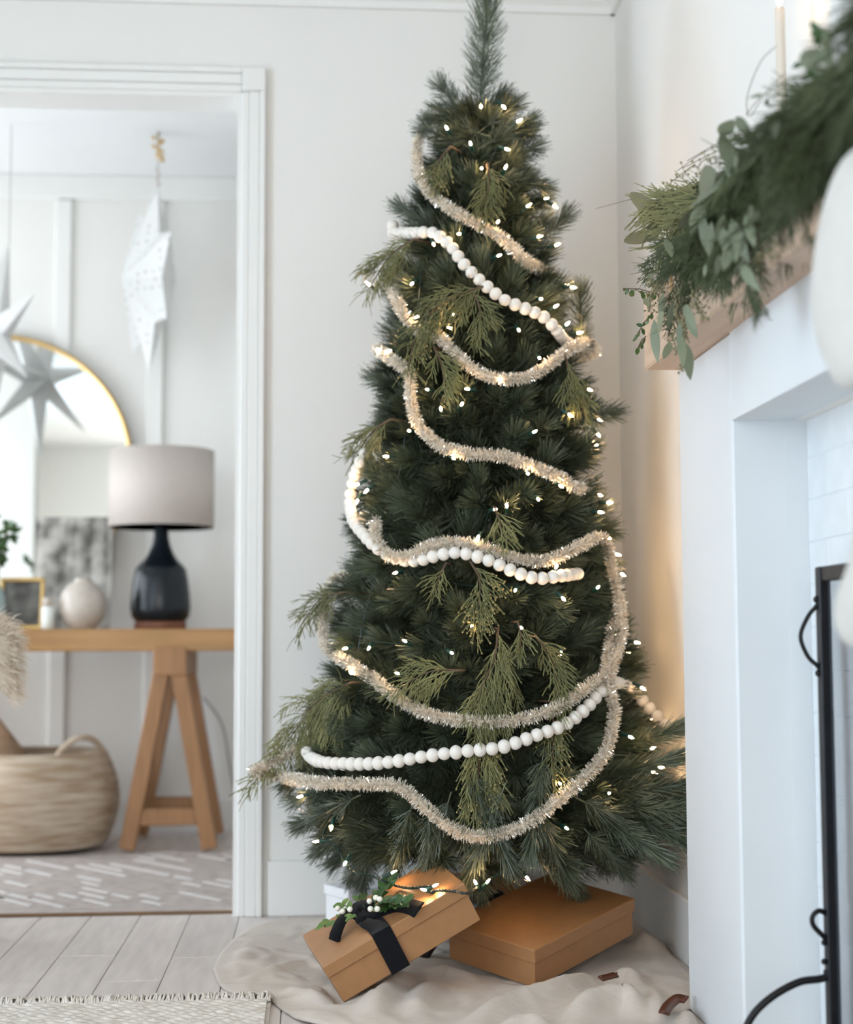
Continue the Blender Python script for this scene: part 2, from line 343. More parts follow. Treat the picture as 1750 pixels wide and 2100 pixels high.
# crown moulding
def crown(name, p0, p1, inward):
    prof = [(0, 0), (.012, 0), (.014, .018), (.03, .03), (.036, .052), (.06, .066), (.064, .09), (0, .09)]
    mb = MB(); vs = []
    for p in (p0, p1):
        for a, h in prof: vs.append(V(p)+V(inward)*a+V((0, 0, h)))
    n = len(prof); fs = [(i, (i+1) % n, n+(i+1) % n, n+i) for i in range(n)]+[tuple(range(n))[::-1], tuple(range(n, 2*n))]
    return struct(name, mb.add(vs, fs), M_trim)
crown('trim_2', (XL, YB, ZC-.09), (XR+.05, YB, ZC-.09), (0, -1, 0))
crown('trim_3', (XR, YB+.05, ZC-.09), (XR, 2.21, ZC-.09), (-1, 0, 0))

# ================================================================== FIREPLACE
fp = thing('fireplace', 'white painted fireplace surround with pale wooden mantel on the right', 'fireplace', (.77, 2.0, 0))
XF = 0.722
fpm = MB().box(((XF+XR)/2, (3.0+NY1)/2, .617), (XR-XF, 3.0-NY1, 1.234), bev=.004).box(((XF+XR)/2, (NY0+.95)/2, .617), (XR-XF, NY0-.95, 1.234)).box(((XF+XR)/2, (NY0+NY1)/2, (1.234+NZ)/2), (XR-XF, NY1-NY0, 1.234-NZ))
fpm.build('surround', M_fire, fp)
MB().box((.845, NY1+.004, NZ/2), (.06, .01, NZ)).build('side_panel', M_fire, fp)
MB().box((.742, 1.95, 1.3095), (.176, 2.1, .151), bev=.004).build('mantel_beam', M_mantel, fp)
br = MB().box((0, 0, 0), (.03, .1995, .0712), bev=.0015).mesh('brick'); br.materials.append(M_brick)
hb = MB().box((0, 0, 0), (.03, .0985, .0712), bev=.0015).mesh('half_brick'); hb.materials.append(M_brick)
MB().box((.8785, (NY0+NY1)/2, .54), (.048, NY1-NY0, 1.08)).build('mortar', M_brick, fp)
for r in range(15):
    for c in range(7):
        yy = NY1-.101-c*.201-(.1005 if r % 2 else 0)
        if c == 0 and r % 2: inst('half_brick', hb, fp, (.868, NY1-.050, .036+r*.0725))
        if yy-.1 > NY0: inst('brick', br, fp, (.868+random.uniform(-.0006, .0006), yy, .036+r*.0725))

# ================================================================== TREE
TX, TY = 0.395, 3.62
RT = [(2.3, .02), (2.02, .03), (1.95, .095), (1.74, .16), (1.57, .205), (1.40, .235), (1.23, .275), (1.06, .29), (.834, .33), (.665, .36), (.495, .40), (.326, .415), (.24, .39), (.17, .27), (.1, .2), (-1, .2)]
def RZ(z):
    for (a, ra), (b, rb) in zip(RT, RT[1:]):
        if b <= z <= a: return rb+(ra-rb)*(z-b)/(a-b)
    return .02
def TS(px, py, off=0.0):
    """front point of the tree's surface under a pixel (or the point of the ray nearest the trunk)"""
    d = ray(px, py); best = None; y = 2.9
    while y < TY:
        p = CAM+d*(y/d.y); r = math.hypot(p.x-TX, p.y-TY)
        if r <= RZ(p.z)+off: return p
        y += 0.004
    t = V((TX-CAM.x, TY-CAM.y)).dot(V((d.x, d.y)))/V((d.x, d.y)).length_squared
    return CAM+d*t
def TC(ang, z, off=0.0):
    """point by angle round the trunk: 0 faces the camera, 90 is the right"""
    a = math.radians(ang); r = RZ(z)+off; p = V((TX+r*math.sin(a), TY-r*math.cos(a), z)); p.x = min(p.x, .78); return p
def Tn(p): n = V((p.x-TX, p.y-TY, 0)); return n.normalized() if n.length > 1e-6 else V((0, -1, 0))

def brush(L, n, nl, back, seed, a0=22, a1=62, wd=.0016, stem=.0020):
    g = np.random.default_rng(seed)
    t = np.sort(g.uniform(0, 1, n)); t = np.concatenate([t, g.uniform(.88, 1.0, n//5)]); n = len(t)
    phi = g.uniform(0, 2*PI, n); ang = np.radians(a1+(a0-a1)*t**1.5+g.normal(0, 9, n)); ln = nl*(0.75+.35*g.random(n))*(0.9+.25*t)
    rad = np.stack([np.cos(phi), np.sin(phi), np.zeros(n)], 1); z = np.array([0, 0, 1.])
    p0 = z*(t*L)[:, None]; d1 = rad*np.sin(ang)[:, None]+z*np.cos(ang)[:, None]
    d2 = rad*np.sin(ang*.72)[:, None]+z*np.cos(ang*.72)[:, None]
    pm = p0+d1*(ln*.5)[:, None]; pe = pm+d2*(ln*.5)[:, None]
    wv = np.cross(d1, g.normal(size=(n, 3))); wv /= np.linalg.norm(wv, axis=1)[:, None]
    vs = np.stack([p0-wv*wd*.35, p0+wv*wd*.35, pm-wv*wd*.5, pm+wv*wd*.5, pe-wv*wd*.32, pe+wv*wd*.32], 1).reshape(-1, 3)
    b = np.arange(n)[:, None]*6; q = np.concatenate([b+[0, 1, 3, 2], b+[2, 3, 5, 4]], 0)
    sv = []; zz = [-back, 0, L]
    for k, h in enumerate(zz):
        for a in range(4): sv.append((stem*math.cos(a*PI/2)*(1-.25*k), stem*math.sin(a*PI/2)*(1-.25*k), h))
    sq = [[k*4+a, k*4+(a+1) % 4, k*4+4+(a+1) % 4, k*4+4+a] for k in range(2) for a in range(4)]
    return np.concatenate([vs, np.array(sv)]), np.concatenate([q, np.array(sq)+len(vs)])
tree = thing('christmas_tree', 'tall slim green pine christmas tree decorated with tinsel, felt balls and lights', 'christmas tree', (TX, TY, 0))
variants = [brush(.15, 340, .055, .05, s) for s in range(6)]+[brush(.12, 320, .051, .05, 50+s, 30, 68) for s in range(4)]+[brush(.22, 480, .058, .03, 80+s, 18, 48) for s in range(3)]
vmesh = []
for v, q in variants: me = np_mesh('branch', v, q); me.materials.append(M_needle); vmesh.append(me)
tips = []
def add_tip(end, d, var, sc=1.0):
    d = V(d).normalized(); L = (.15, .12, .22)[0 if var < 6 else 1 if var < 10 else 2]*sc
    tips.append((V(end)-d*L, d, var, sc))
z = .26
while z < 1.97:
    r = RZ(z); n = max(5, int(2*PI*r/.088)); ph = random.random()*360
    for k in range(n):
        a = math.radians(ph+360*k/n+random.uniform(-9, 9)); zz = z+random.uniform(-.028, .028); rr = RZ(zz)-random.uniform(.022, .065)
        if random.random() < .18: rr -= .03
        end = V((TX+rr*math.sin(a), TY-rr*math.cos(a), zz)); end.x = min(end.x, .775)
        tilt = .25+.35*(zz-.9)+random.uniform(-.35, .35)
        d = V((math.sin(a)+random.uniform(-.35, .35), -math.cos(a)+random.uniform(-.35, .35), tilt))
        add_tip(end, d, random.randrange(10), random.uniform(.85, 1.12))
    z += .056
# hanging boughs of the lowest tier (read off the photograph)
for (bx, by, ex, ey, off) in ((720, 1640, 620, 1690, .02), (760, 1670, 655, 1745, .0), (780, 1710, 742, 1815, -.02), (835, 1690, 805, 1800, .0), (880, 1700, 882, 1815, .02), (955, 1710, 985, 1818, .0),
                              (1010, 1690, 1040, 1760, .03), (1100, 1660, 1090, 1740, .03), (1140, 1690, 1192, 1855, .04), (1190, 1690, 1278, 1785, .03), (1230, 1660, 1330, 1710, .03), (1290, 1640, 1400, 1690, -.02),
                              (1300, 1600, 1405, 1640, -.03), (700, 1600, 610, 1640, .0), (660, 1540, 600, 1600, -.02), (905, 1690, 870, 1800, .01), (1000, 1700, 960, 1800, .01), (760, 1720, 720, 1800, -.03), (1120, 1700, 1160, 1800, .02), (1060, 1680, 1130, 1770, -.04), (1240, 1700, 1240, 1770, -.08)):
    b = TS(bx, by, off-.02); e = TS(ex, ey, off); e.x = min(e.x, .775); add_tip(e, (e-b) if (e-b).length > .02 else V((0, -.3, -1)), 10+random.randrange(3), random.uniform(.8, .98))
for (x, y, dd, dz) in ((1403, 1610, 3.31, .10), (1412, 1665, 3.29, -.05), (1406, 1725, 3.30, -.35), (1368, 1560, 3.36, .25), (1378, 1500, 3.38, .3), (1350, 1750, 3.30, -.5), (1400, 1640, 3.36, .0), (1385, 1690, 3.40, -.2)):
    e = PY(x, y, dd-.05); e.x = min(e.x, .782); add_tip(e, V((.75, -.55+random.uniform(-.2, .2), dz)), 10+random.randrange(3), .95)
for k in range(16):
    a = math.radians(100+160*k/15); e = V((TX+.33*math.sin(a), TY-.33*math.cos(a), .2+random.uniform(-.03, .05))); e.x = min(e.x, .775); add_tip(e, (math.sin(a), -math.cos(a), -.7), 10+k % 3, .9)
# upper tufts that break the silhouette beside the leader
for (bx, by, ex, ey) in ((960, 260, 900, 170), (970, 270, 880, 245), (1010, 250, 1062, 210), (1010, 290, 1095, 245), (960, 300, 865, 262), (1030, 330, 1105, 300), (1040, 370, 1125, 385), (900, 470, 815, 420), (1110, 490, 1165, 440), (1180, 860, 1265, 845), (1190, 640, 1190, 585), (880, 830, 760, 770)):
    b = TS(bx, by, -.03); e = TS(ex, ey, 0); add_tip(e-(e-b).normalized()*.02, e-b, random.randrange(10), .9)
tips.sort(key=lambda t: t[0].y+t[1].y*.1+(0.0 if abs(t[0].x-TX) < .3 else -.05))
inner_v, inner_q, off_ = [], [], 0
def q_of(d): return V(d).to_track_quat('Z', 'Y') @ Quaternion((0, 0, 1), random.uniform(0, 6.28))
extra = []
for k in range(330):            # second layer nearer the trunk
    zz = random.uniform(.24, 1.92); a = random.uniform(0, 2*PI); rr = RZ(zz)*random.uniform(.45, .74)
    extra.append((V((TX+(rr-.13)*math.sin(a), TY-(rr-.13)*math.cos(a), zz)), V((math.sin(a)+random.uniform(-.5, .5), -math.cos(a)+random.uniform(-.5, .5), random.uniform(-.1, .6))).normalized(), random.randrange(10), 1.0))
for i, (p, d, var, sc) in enumerate(tips+extra):
    q = q_of(d)
    if i < 290: inst('branch', vmesh[var], tree, p, q, sc)
    else:
        v, f = variants[var]; R = np.array((q.to_matrix()*sc))
        vv = v @ R.T+np.array(p); vv[:, 0] = np.minimum(vv[:, 0], .815); vv[:, 1] = np.minimum(vv[:, 1], 4.10)
        inner_v.append(vv); inner_q.append(f+off_); off_ += len(v)
tag(np_obj('inner_branches', np.concatenate(inner_v), np.concatenate(inner_q), M_needle, tree), kind='stuff')
# leader at the top
v, q = brush(.30, 900, .066, .05, 99, 28, 62); me = np_mesh('leader', v, q); me.materials.append(M_needle)
b = PY(984, 228, TY); e = PY(1003, -20, TY); inst('leader', me, tree, b, q_of(e-b))
MB().tube([(TX, TY, .03), (TX, TY, 1.0), (TX+.005, TY, 1.99)], [.022, .018, .006], 10).build('trunk', M_bark, tree, True)
st = MB().lathe([(.03, .02), (.05, .02), (.055, .10), (.05, .13), (.03, .13)], 20, (TX, TY, 0))
for k in range(4):
    a = PI/4+k*PI/2; st.tube([(TX+.04*math.cos(a), TY+.04*math.sin(a), .09), (TX+.14*math.cos(a), TY+.14*math.sin(a), .07), (TX+.21*math.cos(a), TY+.21*math.sin(a), .014)], .011, 8)
st.build('stand', M_stand, tree, True)

# ------------------------------------------------------------------ tinsel garlands
def tinsel(name, label, pts, seed):
    g = np.random.default_rng(seed); path = resample(spline(pts, 14), .004); P = np.array([tuple(p) for p in path])
    root = thing(name, label, 'garland', path[0], 'tinsel garlands on the tree')
    MB().tube(path[::2], .0045, 5).build('core', M_tcore, root)
    T = np.gradient(P, axis=0); T /= np.linalg.norm(T, axis=1)[:, None]+1e-9
    n = len(P)*36; idx = g.integers(0, len(P), n); p0 = P[idx]+g.normal(0, .0014, (n, 3)); t = T[idx]
    rnd = g.normal(size=(n, 3)); rnd -= t*(rnd*t).sum(1)[:, None]; rnd /= np.linalg.norm(rnd, axis=1)[:, None]; d = rnd+t*g.normal(0, .35, (n, 1)); d /= np.linalg.norm(d, axis=1)[:, None]
    ln = g.uniform(.010, .0178, n)[:, None]; wv = np.cross(d, g.normal(size=(n, 3))); wv /= np.linalg.norm(wv, axis=1)[:, None]; wv *= .0007
    p1 = p0+d*ln; vs = np.stack([p0-wv, p0+wv, p1+wv, p1-wv], 1).reshape(-1, 3); vs[:, 0] = np.minimum(vs[:, 0], .825)
    qd = np.arange(n)[:, None]*4+[0, 1, 2, 3]; sp_ = int(n*.26)
    tag(np_obj('tinsel', vs[sp_*4:], qd[:n-sp_], M_tinsel, root), kind='stuff'); tag(np_obj('glints', vs[:sp_*4], qd[:sp_], M_spark, root), kind='stuff')
S = lambda x, y, o=.012: TS(x, y, o)
def around(z0, z1, a0=100, a1=260, n=5): return [TC(a0+(a1-a0)*k/(n-1), z0+(z1-z0)*k/(n-1), -.03) for k in range(n)]
zt = lambda y: .70+(1319-y)*.00113
g1 = ([S(870, 262, -.02), S(856, 300), S(858, 350), S(885, 398), S(940, 438), S(1000, 470), S(1045, 500), S(1072, 530, -.01), S(1120, 560, -.05)]+around(zt(570), zt(560), 80, 270)
      + [S(800, 575, .0), S(812, 612), S(832, 650), S(862, 680, .0), S(900, 690), S(940, 730), S(985, 765), S(1040, 778), S(1090, 770), S(1130, 745), S(1170, 715), S(1205, 703), S(1222, 722, .0)]
      + around(zt(735), zt(720), 85, 265)+[S(775, 715, .0), S(800, 735), S(838, 765), S(842, 815), S(858, 870), S(900, 912), S(960, 930), S(1030, 935), S(1090, 955), S(1150, 980), S(1190, 1002), S(1215, 985, -.03)]
      + around(zt(1010), zt(1060), 95, 265)+[S(770, 1070, -.01), S(772, 1105), S(800, 1140), S(835, 1140), S(880, 1120), S(940, 1113), S(1000, 1125), S(1060, 1145), S(1120, 1150), S(1180, 1125), S(1225, 1103), S(1245, 1115), S(1255, 1160, .01),
      S(1268, 1215, .015), S(1276, 1290, .02), S(1262, 1350, .025), S(1248, 1400, .03), S(1260, 1450, .02), S(1255, 1500, .02), S(1238, 1550, .02), S(1195, 1598, .02), S(1140, 1645, .025), S(1080, 1690, .025), S(1020, 1712, .025), S(965, 1714, .025),
      S(915, 1690, .025), S(865, 1650, .025), S(815, 1612, .025), S(740, 1608, .025), S(650, 1605, .03), S(575, 1592, .02), S(520, 1582, .0), S(545, 1572, -.02), S(590, 1545, -.03), S(640, 1515, -.05), TC(255, zt(1490), .0)])
tinsel('tinsel_garland', 'long champagne tinsel garland winding down the tree to the lowest loop', g1, 1)
g2 = [TC(250, zt(1180), -.03), S(690, 1185, -.01), S(672, 1215), S(663, 1270), S(670, 1325), S(715, 1360), S(770, 1395), S(820, 1435), S(880, 1465, .022), S(950, 1478, .034), S(1030, 1480, .034), S(1100, 1468, .026), S(1160, 1442, .022), S(1210, 1405, .018), S(1240, 1385, .02), S(1248, 1345, .01), S(1258, 1290, .0), S(1268, 1240, -.02), TC(95, zt(1230), -.03)]
tinsel('tinsel_garland', 'shorter champagne tinsel swag above the lowest string of felt balls', g2, 2)
# ------------------------------------------------------------------ felt ball garland
def beads(root, pts, r=.0138):
    path = resample(spline(pts, 14), r*1.80)
    for i, p in enumerate(path):
        t = (path[min(i+1, len(path)-1)]-path[max(i-1, 0)]).normalized(); o = inst('felt_ball', ballme, root, p, t.to_track_quat('Z', 'Y'), (1*random.uniform(.94, 1.05), 1*random.uniform(.94, 1.05), .95))
    return path
ballme = MB().ball((0, 0, 0), .0142, 16, 10).mesh('felt_ball', True); ballme.materials.append(M_felt)
rows = [[S(806, 462, .0), S(808, 478, .01), S(850, 478), S(890, 478), S(925, 505), S(950, 540), S(985, 575), S(1030, 612), S(1075, 632), S(1115, 650), S(1140, 675), S(1160, 700, -.02), S(1190, 715, -.06)],
        [S(765, 905, -.02), S(742, 940), S(726, 980), S(718, 1025), S(724, 1065), S(745, 1095), S(775, 1125), S(815, 1145, -.005), S(855, 1150, -.002), S(900, 1138, .01), S(945, 1134, .012), S(1000, 1148, .012), S(1050, 1170), S(1100, 1186), S(1150, 1181), S(1190, 1176, -.02)],
        [TC(262, zt(1480), -.02), S(640, 1508, -.01), S(628, 1535, .0), S(650, 1560, .02), S(720, 1567, .02), S(800, 1563, .022), S(880, 1550, .022), S(960, 1540, .025), S(1030, 1532, .025), S(1100, 1508, .022), S(1160, 1485, .02), S(1205, 1450, .02), S(1240, 1410, .015), S(1262, 1400, .0), S(1295, 1412, -.03), S(1330, 1450, -.05), S(1368, 1488, -.04)]]
labels = ('string of white felt balls across the upper tree, below the top tinsel', 'string of white felt balls beside the middle tinsel swag', 'longest string of white felt balls, near the bottom of the tree')
for R_, lb in zip(rows, labels):
    root = thing('felt_ball_garland', lb, 'garland', R_[0], 'felt ball garlands on the tree')
    MB().tube(spline(R_, 8), .0009, 4).build('string', M_felt, root); beads(root, R_)

# ------------------------------------------------------------------ string lights
BP = [(987, 217), (1031, 217), (1061, 250), (918, 265), (966, 297), (1037, 305), (988, 345), (1036, 346), (1081, 424), (1135, 421), (1020, 457), (944, 479), (1103, 486), (889, 499), (1021, 525), (847, 580), (759, 585), (1171, 589), (1108, 613), (1137, 630), (928, 646), (1161, 667), (858, 649), (925, 673), (1063, 675),
      (781, 718), (802, 719), (1106, 733), (1022, 777), (962, 798), (878, 799), (946, 831), (905, 841), (1166, 849), (841, 884), (1094, 887), (1225, 889), (796, 936), (929, 939), (1082, 970), (1148, 995), (755, 1004), (736, 992), (734, 1025), (1103, 1022), (1040, 1040), (1014, 1045), (1228, 1050), (982, 1099), (1140, 1165), (814, 1174),
      (1225, 1206), (1058, 1209), (1153, 1225), (968, 1284), (1068, 1286), (833, 1316), (758, 1327), (712, 1329), (925, 1338), (1151, 1337), (725, 1381), (818, 1382), (1290, 1510), (1335, 1536), (1337, 1583), (1150, 1608), (1249, 1627), (621, 1632), (681, 1693), (1160, 1697)]
LOWB = [(654, 1725, (-1, 0, -.1)), (710, 1767, (-.4, -.6, -.5)), (803, 1791, (1, 0, .5)), (888, 1818, (1, -.2, .5)), (874, 1826, (-1, -.3, .3)), (977, 1821, (-.4, -.5, .8)), (998, 1819, (.5, -.5, .7)), (1078, 1797, (.7, 0, -.7))]
sl = thing('string_lights', 'green wire string of small lit warm bulbs wound through the tree', 'string lights', TS(987, 217))
sockm = MB().lathe([(.0030, -.021), (.0042, -.018), (.0042, -.002), (.0035, 0)], 8).mesh('socket', True); sockm.materials.append(M_socket)
bulbm = MB().lathe([(.0019, 0), (.0026, .003), (.0026, .007), (.0013, .011), (0, .0135)], 8).mesh('bulb', True); bulbm.materials.append(M_bulb)
chain = []
for (x, y) in BP:
    p = TS(x, y, .010); n = Tn(p); d = (n*.8+V((random.uniform(-.6, .6), random.uniform(-.3, .3), random.uniform(-.7, .5)))).normalized()
    s_ = inst('socket', sockm, sl, p, d.to_track_quat('Z', 'Y')); b_ = bpy.data.objects.new('bulb', bulbm); COL.objects.link(b_); b_.parent = s_; chain.append(p-d*.02-n*.012)
for (x, y, d) in LOWB:
    d0 = ray(x, y); n0_ = V((-.4552, -.1395, .8794)); o0_ = V((.0615, 3.071, .0088))+n0_*(.083+.014)
    p = PY(x, y, 3.28) if y < 1800 or x > 1050 else CAM+d0*((o0_-CAM).dot(n0_)/d0.dot(n0_)) if x < 950 else PY(x, y-8, 3.22)
    s_ = inst('socket', sockm, sl, p, V(d).normalized().to_track_quat('Z', 'Y')); b_ = bpy.data.objects.new('bulb', bulbm); COL.objects.link(b_); b_.parent = s_
for (a, zz) in ((62, 1.62), (75, 1.42), (95, 1.55), (80, 1.22), (110, 1.30), (72, 1.02), (100, 1.05), (85, .86), (120, .90), (75, .70), (100, .68), (88, .52), (115, .50), (140, 1.2), (150, .8), (70, .42), (165, 1.5), (60, 1.15), (68, .90), (92, 1.30), (82, 1.75), (105, .80), (65, .60), (98, .95), (78, .35), (185, 1.0), (215, .75), (235, 1.2), (205, 1.6)):
    p = TC(a, zz, .0); n = Tn(p); d = (n+V((0, 0, random.uniform(-.6, .4)))).normalized()
    s_ = inst('socket', sockm, sl, p, d.to_track_quat('Z', 'Y')); b_ = bpy.data.objects.new('bulb', bulbm); COL.objects.link(b_); b_.parent = s_; chain.append(p-d*.02-n*.012)
used = [False]*len(chain); order = [0]; used[0] = True
while len(order) < len(chain):
    c = chain[order[-1]]; j = min((k for k in range(len(chain)) if not used[k]), key=lambda k: (chain[k]-c).length+abs(chain[k].z-c.z)*1.5); used[j] = True; order.append(j)
wp = []
for a, b in zip(order, order[1:]):
    pa, pb = chain[a], chain[b]; mid = (pa+pb)/2; n = Tn(mid); wp += [pa, mid-n*.03-V((0, 0, .012))]
wp.append(chain[order[-1]])
MB().tube(resample(spline(wp, 6), .012), .0016, 5).build('wire', M_wire, sl)
def twisted(pts):
    path = resample(spline(pts, 12), .003); a, b = [], []
    for i, p in enumerate(path):
        t = (path[min(i+1, len(path)-1)]-path[max(i-1, 0)]).normalized(); n, bn = frame_of(t); ph = i*.75
        q = n*math.cos(ph)*.0017+bn*math.sin(ph)*.0017; a.append(p+q); b.append(p-q)
    return MB().tube(a, .0017, 5).tube(b, .0017, 5)
W_ = lambda x, y, d=3.28: PY(x, y, d)
def BT(x, y, h=.010):
    d0 = ray(x, y); n0_ = V((-.4552, -.1395, .8794)); o0_ = V((.0615, 3.071, .0088))+n0_*(.083+h); return CAM+d0*((o0_-CAM).dot(n0_)/d0.dot(n0_))
twisted([W_(676, 1690, 3.4), W_(664, 1712), W_(672, 1724), W_(692, 1742), W_(706, 1765), W_(722, 1787), W_(760, 1795, 3.26), W_(790, 1808, 3.22), BT(812, 1816), BT(840, 1821), BT(880, 1818)]).build('wire', M_wire, sl)
twisted([BT(884, 1830), BT(900, 1826), BT(935, 1828), BT(958, 1832, .012), W_(980, 1820, 3.22), W_(1000, 1806, 3.24), W_(1030, 1790, 3.26), W_(1058, 1776, 3.27), W_(1066, 1755, 3.3), W_(1070, 1720, 3.36)]).build('wire', M_wire, sl)

# ------------------------------------------------------------------ cedar sprigs
def cedar_np(path, spread, seed, droop=.35, fine=1.0):
    """flat cedar spray along a path of points; returns strand polylines for stem and foliage"""
    g = random.Random(seed); path = resample(spline(path, 10), .006); L = len(path); fol = []; tips_ = []
    total = L*.006
    for i in range(2, L):
        u = i/L
        if i % 2 and g.random() < .45: continue
        t = (path[min(i+1, L-1)]-path[i-1]).normalized(); nrm = V((0, -1, .15)).normalized(); side = t.cross(nrm).normalized()
        sg = 1 if i % 2 else -1
        ln = total*spread*1.25*(0.30+.75*math.sin(PI*min(1, .15+u*.8)))*g.uniform(.7, 1.15)*(1.12-u)
        ln = max(.022, ln); a = math.radians(g.uniform(16, 42)); d = t*math.cos(a)+side*sg*math.sin(a)+nrm*g.uniform(-.05, .30)
        pts = [path[i]]; cur = d.normalized(); nseg = max(3, int(ln/.008))
        for k in range(nseg):
            cur = (cur+V((0, 0, -1))*droop*.09+V((g.uniform(-.05, .05), g.uniform(-.05, .05), g.uniform(-.05, .05)))).normalized(); pts.append(pts[-1]+cur*(ln/nseg))
        fol.append((pts, .0026)); tips_.append(pts[-1])
        for k in range(1, nseg):
            for s2 in ((1, -1) if (k+i) % 3 == 0 else ((-1) ** k,)):
                tt = (pts[k+1]-pts[k]).normalized(); sd = tt.cross(nrm).normalized(); l2 = g.uniform(.020, .058)*(1.1-.4*k/nseg)*fine; aa = math.radians(g.uniform(12, 34))
                d2 = (tt*math.cos(aa)+sd*s2*math.sin(aa)+nrm*g.uniform(-.2, .35)).normalized()
                q1 = pts[k]+d2*l2*.5; q2 = q1+(d2+V((0, 0, -.55*droop))).normalized()*l2*.5; fol.append(([pts[k], q1, q2], .0025)); tips_.append(q2)
                if g.random() < .6:
                    d3 = (tt*.75-sd*s2*.25+sd*s2*.9*math.sin(aa)+nrm*.2).normalized(); fol.append(([q1, q1+d3*l2*.3, q1+d3*l2*.55], .0025)); tips_.append(q1+d3*l2*.55)
    return path, fol, tips_
def strands_np(fol, g):
    V_, Q_, b = [], [], 0
    for pts, wd in fol:
        n = len(pts); m = 0
        t = (pts[-1]-pts[0]).normalized(); a, c = frame_of(t); ph = g.uniform(0, PI); a2 = a*math.cos(ph)+c*math.sin(ph); c2 = t.cross(a2)
        for i, p in enumerate(pts):
            f_ = wd*.5*(1-.55*i/(n-1)); V_ += [p+a2*f_, p-a2*f_*.5+c2*f_*.87, p-a2*f_*.5-c2*f_*.87]
        for i in range(n-1):
            for k in range(3): Q_.append((b+i*3+k, b+i*3+(k+1) % 3, b+i*3+3+(k+1) % 3, b+i*3+3+k))
        b += n*3
    return np.array([tuple(p) for p in V_]), np.array(Q_)
def cedar(label, pts, spread, seed, off=.02, buds=0.0, droop=.9, fine=1.0):
    g = random.Random(seed+100); P3 = [TS(x, y, off+.006*i) for i, (x, y) in enumerate(pts)]
    path, fol, tp = cedar_np(P3, spread, seed, droop, fine); n = Tn(P3[0])
    root = thing('cedar_sprig', label, 'cedar sprig', P3[0], 'cedar sprigs tucked into the tree')
    st_ = [P3[0]-n*.09, P3[0]-n*.03]+path[::2]; m = len(st_)
    MB().tube(st_, [.0030*(1-.75*i/m) for i in range(m)], 6).build('stem', M_bark, root, True)
    v, q = strands_np(fol, g); tag(np_obj('foliage', v, q, M_cedar, root), kind='stuff')
    if buds:
        mb = MB()
        for p in tp:
            if g.random() < buds: mb.ball(p, .0021, 5, 4)
        tag(mb.build('buds', M_cedarbud, root), kind='stuff')
cedar('golden cedar tuft left of the trunk near the tree top', [(925, 300), (900, 330), (885, 372)], .75, 1, buds=.5)
cedar('green cedar sprig hanging just below the tree top', [(1000, 335), (1003, 380), (985, 460)], .42, 2)
cedar('cedar sprig sticking out left beneath the upper felt balls', [(850, 490), (800, 525), (752, 600)], .45, 3)
cedar('long cedar sprig arching left and down below the upper felt balls', [(1000, 585), (940, 605), (885, 640), (850, 700), (838, 765)], .30, 4, buds=.15)
cedar('short cedar sprig hanging right of the arching one', [(970, 595), (985, 640), (975, 705)], .45, 5)
cedar('fan of cedar under the second tinsel swag', [(890, 712), (905, 745), (915, 805)], .62, 6)
cedar('cedar sprig hanging on the right below the tinsel bend', [(1160, 730), (1172, 780), (1205, 865)], .40, 7)
cedar('small cedar sprig in the middle of the tree above the felt balls', [(1015, 1040), (1025, 1070), (1035, 1112)], .55, 8)
cedar('budded cedar sprig hanging straight below the middle felt balls', [(965, 1152), (985, 1195), (975, 1290)], .46, 9, off=.010, buds=.75)
cedar('small cedar tip left of the budded sprig under the felt balls', [(915, 1155), (905, 1175), (892, 1210)], .45, 10, off=.004)
cedar('widest cedar bough hanging in the middle of the lower tree', [(1022, 1288), (1015, 1345), (985, 1420), (965, 1480)], .72, 11, off=.016)
cedar('cedar bough spreading lowest, behind the bottom felt balls', [(985, 1440), (985, 1535), (975, 1690)], .50, 12, off=-.002, buds=.35)
cedar('narrow cedar sprig right of the wide lower bough', [(1100, 1305), (1135, 1360), (1150, 1445)], .38, 13, off=.012)
cedar('cedar tail hanging right of the lowest bough', [(1135, 1440), (1135, 1520), (1132, 1610)], .28, 14, off=.0, buds=.3)
cedar('cedar sprig reaching left across the lower tinsel swag', [(950, 1375), (880, 1378), (800, 1425)], .40, 15, off=.03)
cedar('long cedar bough poking out left past the door casing', [(720, 1400), (650, 1440), (590, 1520), (508, 1620)], .30, 16, off=.0)
cedar('dark cedar tip poking out left at mid height', [(700, 1215), (655, 1230), (612, 1290)], .38, 17, off=.0)
cedar('cedar tuft at the left edge beside the upright felt balls', [(800, 860), (765, 885), (722, 940)], .40, 18, off=.005)
cedar('golden cedar tip hanging by the bulb right of the budded sprig', [(1062, 1275), (1068, 1300), (1066, 1340)], .55, 19, off=.03)
# ================================================================== GIFT BOXES
def gift_box(label, O, R, dims, lid, name='gift_box'):
    O = V(O); R = Matrix(R); ex, ey, ez = (R.col[i].normalized() for i in range(3)); L, Wd, Hh = dims
    root = thing(name, label, 'gift box', O)
    c = O+ex*L/2+ey*Wd/2+ez*(Hh/2-.002); MB().box(c, (L-.008, Wd-.008, Hh-.004), R, .0015).build('base', M_kraft, root)
    c = O+ex*L/2+ey*Wd/2+ez*(Hh-lid/2); MB().box(c, (L, Wd, lid), R, .002).build('lid', M_kraft, root)
    return root, (O, ex, ey, ez)
RB = ((.7268, -.6854, -.045), (.6629, .7171, -.2151), (.1797, .1265, .9756))
gb1, FR1 = gift_box('plain kraft cardboard gift box with lid at the right under the tree', (.453, 3.191, .0025), RB, (.350, .240, .083), .030)
LB = ((.8747, -.1662, -.4552), (.1142, .9836, -.1395), (.4709, .0700, .8794))
gb2, FR2 = gift_box('tilted kraft gift box tied with a black velvet bow and mistletoe', (.0615, 3.071, .0088), LB, (.317, .244, .083), .026)
